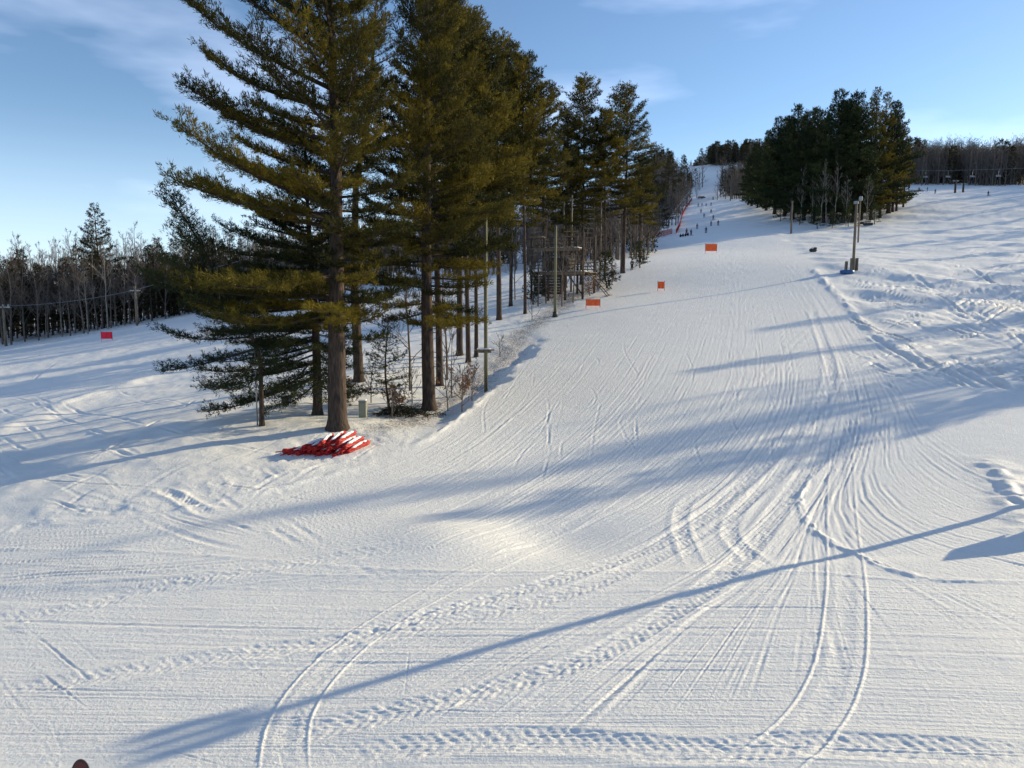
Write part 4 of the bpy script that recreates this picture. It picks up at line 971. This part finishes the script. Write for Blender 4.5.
# ---- people
def skinned(name, verts, edges, radii, m, parent, sub=1):
    me = bpy.data.meshes.new(name); me.from_pydata(verts, edges, []); me.materials.append(m)
    o = link(name, me, parent); o.modifiers.new('skin', 'SKIN'); 
    lay = me.skin_vertices[0].data if me.skin_vertices else None
    return o, me, lay
def person_mesh(name, V, E, R, m, parent):
    # continuous skinned surface, evaluated to a plain mesh
    me = bpy.data.meshes.new(name); me.from_pydata(V, E, []); o = link(name, me)
    md = o.modifiers.new('skin', 'SKIN')
    if not me.skin_vertices:
        import bmesh as bmm
        bm = bmm.new(); bm.from_mesh(me); L = bm.verts.layers.skin.verify(); bm.to_mesh(me); bm.free()
    for k, r_ in enumerate(R):
        me.skin_vertices[0].data[k].radius = (r_, r_) if not hasattr(r_, '__len__') else r_
        me.skin_vertices[0].data[k].use_root = (k == 0)
    o.modifiers.new('sub', 'SUBSURF').levels = 1
    dg = bpy.context.evaluated_depsgraph_get(); dg.update(); me2 = bpy.data.meshes.new_from_object(o.evaluated_get(dg)); bpy.data.objects.remove(o)
    me2.materials.clear(); me2.materials.append(m); me2.polygons.foreach_set('use_smooth', [True] * len(me2.polygons))
    return link(name, me2, parent)
def make_person(label, jk, pose='ski'):
    t = thing('person', label, 'person')
    if pose == 'ski':
        J = dict(hip=(0, 0, .95), chest=(0, -.06, 1.3), neck=(0, -.08, 1.48), head=(0, -.10, 1.64), ls=(-.19, -.06, 1.40), rs=(.19, -.06, 1.40), le=(-.32, -.16, 1.14), re=(.32, -.16, 1.14), lh=(-.32, -.40, 1.05), rh=(.32, -.40, 1.05),
                 lk=(-.15, -.12, .52), rk=(.15, -.12, .52), la=(-.15, .0, .10), ra=(.15, .0, .10), lt=(-.15, -.18, .05), rt=(.15, -.18, .05), lp=(-.1, 0, .90), rp=(.1, 0, .90))
    elif pose == 'stand':
        J = dict(hip=(0, 0, 1.0), chest=(0, 0, 1.34), neck=(0, 0, 1.52), head=(0, -.02, 1.68), ls=(-.19, 0, 1.44), rs=(.19, 0, 1.44), le=(-.27, .02, 1.15), re=(.27, .02, 1.15), lh=(-.28, -.08, .90), rh=(.28, -.08, .90),
                 lk=(-.12, -.02, .54), rk=(.12, -.02, .54), la=(-.13, .02, .10), ra=(.13, .02, .10), lt=(-.14, -.18, .05), rt=(.14, -.18, .05), lp=(-.1, 0, .94), rp=(.1, 0, .94))
    else:
        J = dict(hip=(0, .1, .16), chest=(0, .08, .50), neck=(0, .04, .68), head=(0, 0, .84), ls=(-.19, .06, .60), rs=(.19, .06, .60), le=(-.30, -.02, .36), re=(.30, -.02, .36), lh=(-.22, -.28, .40), rh=(.22, -.28, .40),
                 lk=(-.17, -.42, .46), rk=(.17, -.42, .46), la=(-.17, -.78, .12), ra=(.17, -.78, .12), lt=(-.17, -.92, .22), rt=(.17, -.92, .22), lp=(-.1, .06, .15), rp=(.1, .06, .15))
    def sub(keys, edges, rad, nm, m): return person_mesh(nm, [J[k] for k in keys], [(keys.index(a_), keys.index(b_)) for a_, b_ in edges], rad, m, t)
    ks = ['hip', 'chest', 'neck', 'head', 'ls', 'le', 'lh', 'rs', 're', 'rh', 'lp', 'lk', 'la', 'lt', 'rp', 'rk', 'ra', 'rt']
    ed = [('hip', 'chest'), ('chest', 'neck'), ('neck', 'head'), ('chest', 'ls'), ('ls', 'le'), ('le', 'lh'), ('chest', 'rs'), ('rs', 're'), ('re', 'rh'), ('hip', 'lp'), ('lp', 'lk'), ('lk', 'la'), ('la', 'lt'), ('hip', 'rp'), ('rp', 'rk'), ('rk', 'ra'), ('ra', 'rt')]
    sub(ks, ed, [.13, .14, .055, .10, .055, .04, .035, .055, .04, .035, .08, .055, .045, .04, .08, .055, .045, .04], 'body', M['skin'])
    ks = ['hip', 'chest', 'neck', 'ls', 'le', 'lh', 'rs', 're', 'rh']; sub(ks, [e_ for e_ in ed if e_[0] in ks and e_[1] in ks], [.17, .185, .09, .085, .07, .055, .085, .07, .055], 'jacket', jk)
    ks = ['hip', 'lp', 'lk', 'la', 'lt', 'rp', 'rk', 'ra', 'rt']; sub(ks, [e_ for e_ in ed if e_[0] in ks and e_[1] in ks], [.165, .12, .09, .085, .075, .12, .09, .085, .075], 'trousers', JK[1])
    hx = J['head']; m_ = MB(); m_.tube([(hx[0], hx[1] + .01, hx[2] + z) for z in (-.05, 0, .06, .11, .14)], [.115, .13, .125, .09, .03], 10); m_.build('helmet', JK[1], t, True)
    if pose != 'sit':
        for s in (-1, 1): m_ = MB(); m_.box((s * .15, -.15, .015), (.09, 1.6, .025)); m_.box((s * .15, -.99, .05), (.085, .16, .02), rx=-.5); m_.build('ski', JK[4], t)
        for s in (-1, 1): h_ = J['lh' if s < 0 else 'rh']; m_ = MB(); m_.tube([(h_[0], h_[1], h_[2] + .06), (h_[0] + s * .1, h_[1] + .35, .02)], .012, 5); m_.build('ski_pole', M['black'], t)
    return t
PP = {('ski', 0): None}
protoP = []
defs = [('ski', 0), ('ski', 1), ('ski', 2), ('stand', 1), ('stand', 3), ('sit', 1), ('sit', 4)]
nm = ['navy', 'black', 'red', 'black', 'blue', 'black', 'grey']
for p_, j_ in defs: protoP.append(make_person('', JK[j_], p_))
usedp = [False] * len(defs)
def place_person(i_, px, py, rz, label, group='skiers on the upper run'):
    b_ = on(px, py)
    if not usedp[i_]: o = protoP[i_]; o.location = b_; o.rotation_euler = (0, 0, rz); usedp[i_] = True
    else: o = dup(protoP[i_], b_, rz)
    o['label'] = label; o.scale = (.88,) * 3
    if group: o['group'] = group
    elif 'group' in o: del o['group']
    return o
grp = 'people gathered beside the run'
place_person(5, 680.5, 237, .3, 'person in black seated at the left end of the group beside the net', grp)
place_person(6, 683, 236.5, -.2, 'person in grey seated second in the group beside the net', grp)
place_person(5, 685.5, 236.2, .2, 'person in black seated third in the group beside the net', grp)
place_person(5, 688, 235.6, -.4, 'person in black seated at the right of the group beside the net', grp)
place_person(3, 691, 235.4, .4, 'person in black standing right of the seated group', grp)
place_person(3, 686.5, 234.4, 2.4, 'person in black standing behind the seated group', grp)
SK = [(706, 233, 1, 'nearest skier on the run, in black, right of the seated group'), (697, 229, 0, 'skier in navy just above the seated group'), (711, 226, 4, 'person in blue standing in the middle of the upper run'),
      (713, 220, 1, 'skier in black above the orange banner'), (718, 225.5, 1, 'skier in black on the right of the upper run'), (704, 217, 0, 'skier in navy on the left of the upper run'), (701, 212.5, 3, 'person in black standing with the loose line of skiers'),
      (698, 206.5, 1, 'skier in black at the left end of the highest line of skiers'), (702, 206, 2, 'skier in red second in the highest line of skiers'), (706, 206.3, 1, 'skier in black third in the highest line of skiers'), (711, 206.2, 0, 'skier in navy at the right end of the highest line of skiers'),
      (711, 213.5, 1, 'skier in black between the two upper lines of skiers'), (713, 199.5, 1, 'skier in black right of the snowmobile'), (643, 264, 3, 'person in black standing under the last pine of the strip'), (632, 270, 3, 'person in black standing beside the step-arm pole'), (598, 291, 4, 'person in blue standing at the edge of the strip'), (609, 290, 1, 'skier in black waiting below the rope ladder')]
for px, py, i_, lab in SK: place_person(i_, px, py, rng.uniform(-.6, .6), lab, None if px < 650 else 'skiers on the upper run')
for k, (px, py) in enumerate([(1013 - 25, 196), (927, 192), (935, 193.5), (919, 191)]): place_person([1, 0, 1, 2][k], px, py, k, ['skier alone on the far right slope', 'skier in navy in the middle of three below the lift pole', 'skier in black, rightmost of three below the lift pole', 'skier in red, leftmost of three below the lift pole'][k], 'skiers on the far right slope')
# remove prototypes never used
for i_, u in enumerate(usedp):
    if not u:
        for c_ in list(protoP[i_].children): bpy.data.objects.remove(c_)
        bpy.data.objects.remove(protoP[i_])

# ---- snowmobiles
def snowmobile(label, b, rz, s=1):
    t = thing('snowmobile', label, 'snowmobile', b, rz, None, s)
    m_ = MB(); m_.box((0, .75, .55), (.7, 1.1, .45), bev=.15); m_.box((0, 1.2, .45), (.5, .5, .3), bev=.1); m_.build('body', M['black'], t)
    m_ = MB(); m_.box((0, -.55, .28), (.42, 1.9, .5), bev=.2); m_.build('track', M['black'], t)
    m_ = MB(); m_.box((0, -.45, .75), (.36, 1.3, .24), bev=.09); m_.build('seat', JK[4], t)
    m_ = MB(); m_.box((0, .62, 1.0), (.5, .05, .42), rx=.5); m_.build('windshield', M['metal'], t)
    m_ = MB(); m_.tube([(-.35, .25, .95), (0, .35, .98), (.35, .25, .95)], .025, 6); m_.build('handlebar', M['black'], t)
    for x in (-.45, .45): m_ = MB(); m_.box((x, 1.1, .05), (.14, 1.2, .05)); m_.tube([(x, 1.0, .07), (x * .5, .9, .45)], .03, 6); m_.build('ski', JK[2], t)
snowmobile('dark snowmobile parked across the upper run above the highest skiers', on(701.5, 199), 1.5, 1.3)
snowmobile('dark snowmobile parked in front of the pine grove', on(865, 226), 1.2, 1.2)

# ---- far chairlift
p0 = on(880, 190); H0 = 6.5
ends = [Vector((p0.x, p0.y + 40, 0)), on(1130, 190)]
ends[0].z = gz(ends[0].x, ends[0].y) + 8; ends[1] = Vector((ends[1].x, ends[1].y, gz(ends[1].x, ends[1].y) + 8))
m_ = MB(); m_.tube([tuple(ends[0].lerp(ends[1], f) - Vector((0, 0, 6 * f * (1 - f)))) for f in np.linspace(0, 1, 20)], .04, 4)
tag(m_.build('lift_cable', M['metal']), 'thin chairlift cable in front of the far right wood', 'cable')
ch0 = thing('lift_chair', 'empty chair hanging from the far right chairlift cable', 'lift chair', (0, 0, 0), 0, 'chairs of the far right chairlift')
m_ = MB(); m_.tube([(0, 0, 0), (0, .3, -.8), (0, .3, -2.0)], .05, 5); m_.build('hanger', M['metal'], ch0)
m_ = MB(); m_.box((0, .1, -2.5), (1.8, .5, .08)); m_.build('seat', M['metal'], ch0)
m_ = MB(); m_.box((0, .4, -2.2), (1.8, .08, .55)); m_.build('backrest', M['metal'], ch0)
for k in range(9):
    f = .14 + k * .085; p = ends[0].lerp(ends[1], f) - Vector((0, 0, 6 * f * (1 - f)))
    if k == 0: ch0.location = p
    else: dup(ch0, p, .1, 1, None, 'chairs of the far right chairlift')

# ---- shade trees beyond the right edge of the view
TIPS = [(425, 520, 62), (690, 372, 70), (905, 428, 40), (960, 405, 45), (930, 285, 60), (900, 262, 70), (960, 250, 60), (985, 268, 55), (880, 238, 90), (1000, 232, 60), (930, 222, 90), (980, 212, 80), (880, 212, 110), (760, 330, 90),
        (1000, 300, 40), (940, 330, 52), (1010, 205, 80), (950, 200, 100), (900, 248, 100), (1020, 252, 60), (840, 250, 110)]
BT = [(rs.uniform(60, 950), rs.uniform(575, 700), rs.uniform(62, 85)) for _ in range(0)] + [(rs.uniform(560, 880), rs.uniform(385, 460), rs.uniform(70, 100)) for _ in range(6)] + [(120, 545, 85), (250, 520, 88), (330, 500, 80)]  # bare trees added out of view to throw soft twiggy shade on the snow
for k, (px, py, d_) in enumerate(TIPS + BT):
    p = at(px, py)[0]; x, y = p[0] + d_ * math.cos(a), p[1] + d_ * math.sin(a)
    while abs(x / y) < .80: d_ += 4; x, y = p[0] + d_ * math.cos(a), p[1] + d_ * math.sin(a)
    hh = gz(*p) + d_ * math.tan(e) - gz(x, y)
    if hh < 4: print('shade low', px, py, hh); continue
    s_ = pf[k % 2] if k < len(TIPS) else bare[k % 5]; dup(s_, onxy(x, y, .1), k, hh / s_['H'], 'tree beyond the right edge of the view that shades the slope', 'trees beyond the right edge'); print('shade', px, py, round(hh, 1), round(x), round(y))

# ---- upright ski at the bottom of the view
def ski_tip():
    px = 78; rx, ry, rz = ray(px, 760); D_ = 9.6; x = float(rx / ry) * D_; zt = CAMZ + float(rz / ry) * D_; zg = gz(x, D_)
    t = thing('snowboard', 'dark red snowboard with black edge planted upright in the snow, only its tip visible', 'snowboard', (x, D_, zg), .25)
    L = zt - zg
    def outline(wd, inset):
        P = []
        for s in 1 - np.linspace(1, 0, 60) ** 2.2:
            z = -.15 + (L + .15 - inset) * s; dtop = (L - inset) - z; wv = wd * min(1, math.sqrt(max(0, 1 - (1 - min(dtop / .24, 1)) ** 2))) * (1 - .12 * math.sin(s * math.pi)); P.append((wv, z))
        return P
    for nm_, wd, ins, y0, y1, m in (('edge', .125, 0, .0, .018, 'black'), ('topsheet', .108, .02, -.006, -.002, 'darkred')):
        P = outline(wd, ins); V = []; Q = []
        for (wv, z) in P:
            lean_ = .02 * (z / L) ** 2
            V += [(-wv + lean_, y0, z), (wv + lean_, y0, z), (wv + lean_, y1, z), (-wv + lean_, y1, z)]
        for k in range(len(P) - 1):
            for q in range(4): Q.append((k * 4 + q, k * 4 + (q + 1) % 4, k * 4 + 4 + (q + 1) % 4, k * 4 + 4 + q))
        Q.append((0, 3, 2, 1)); m_ = MB(); m_.add(V, Q); m_.build(nm_, M[m], t)
ski_tip()
for o in bpy.data.objects:
    for kx in ('H', 'placed'):
        if kx in o: del o[kx]
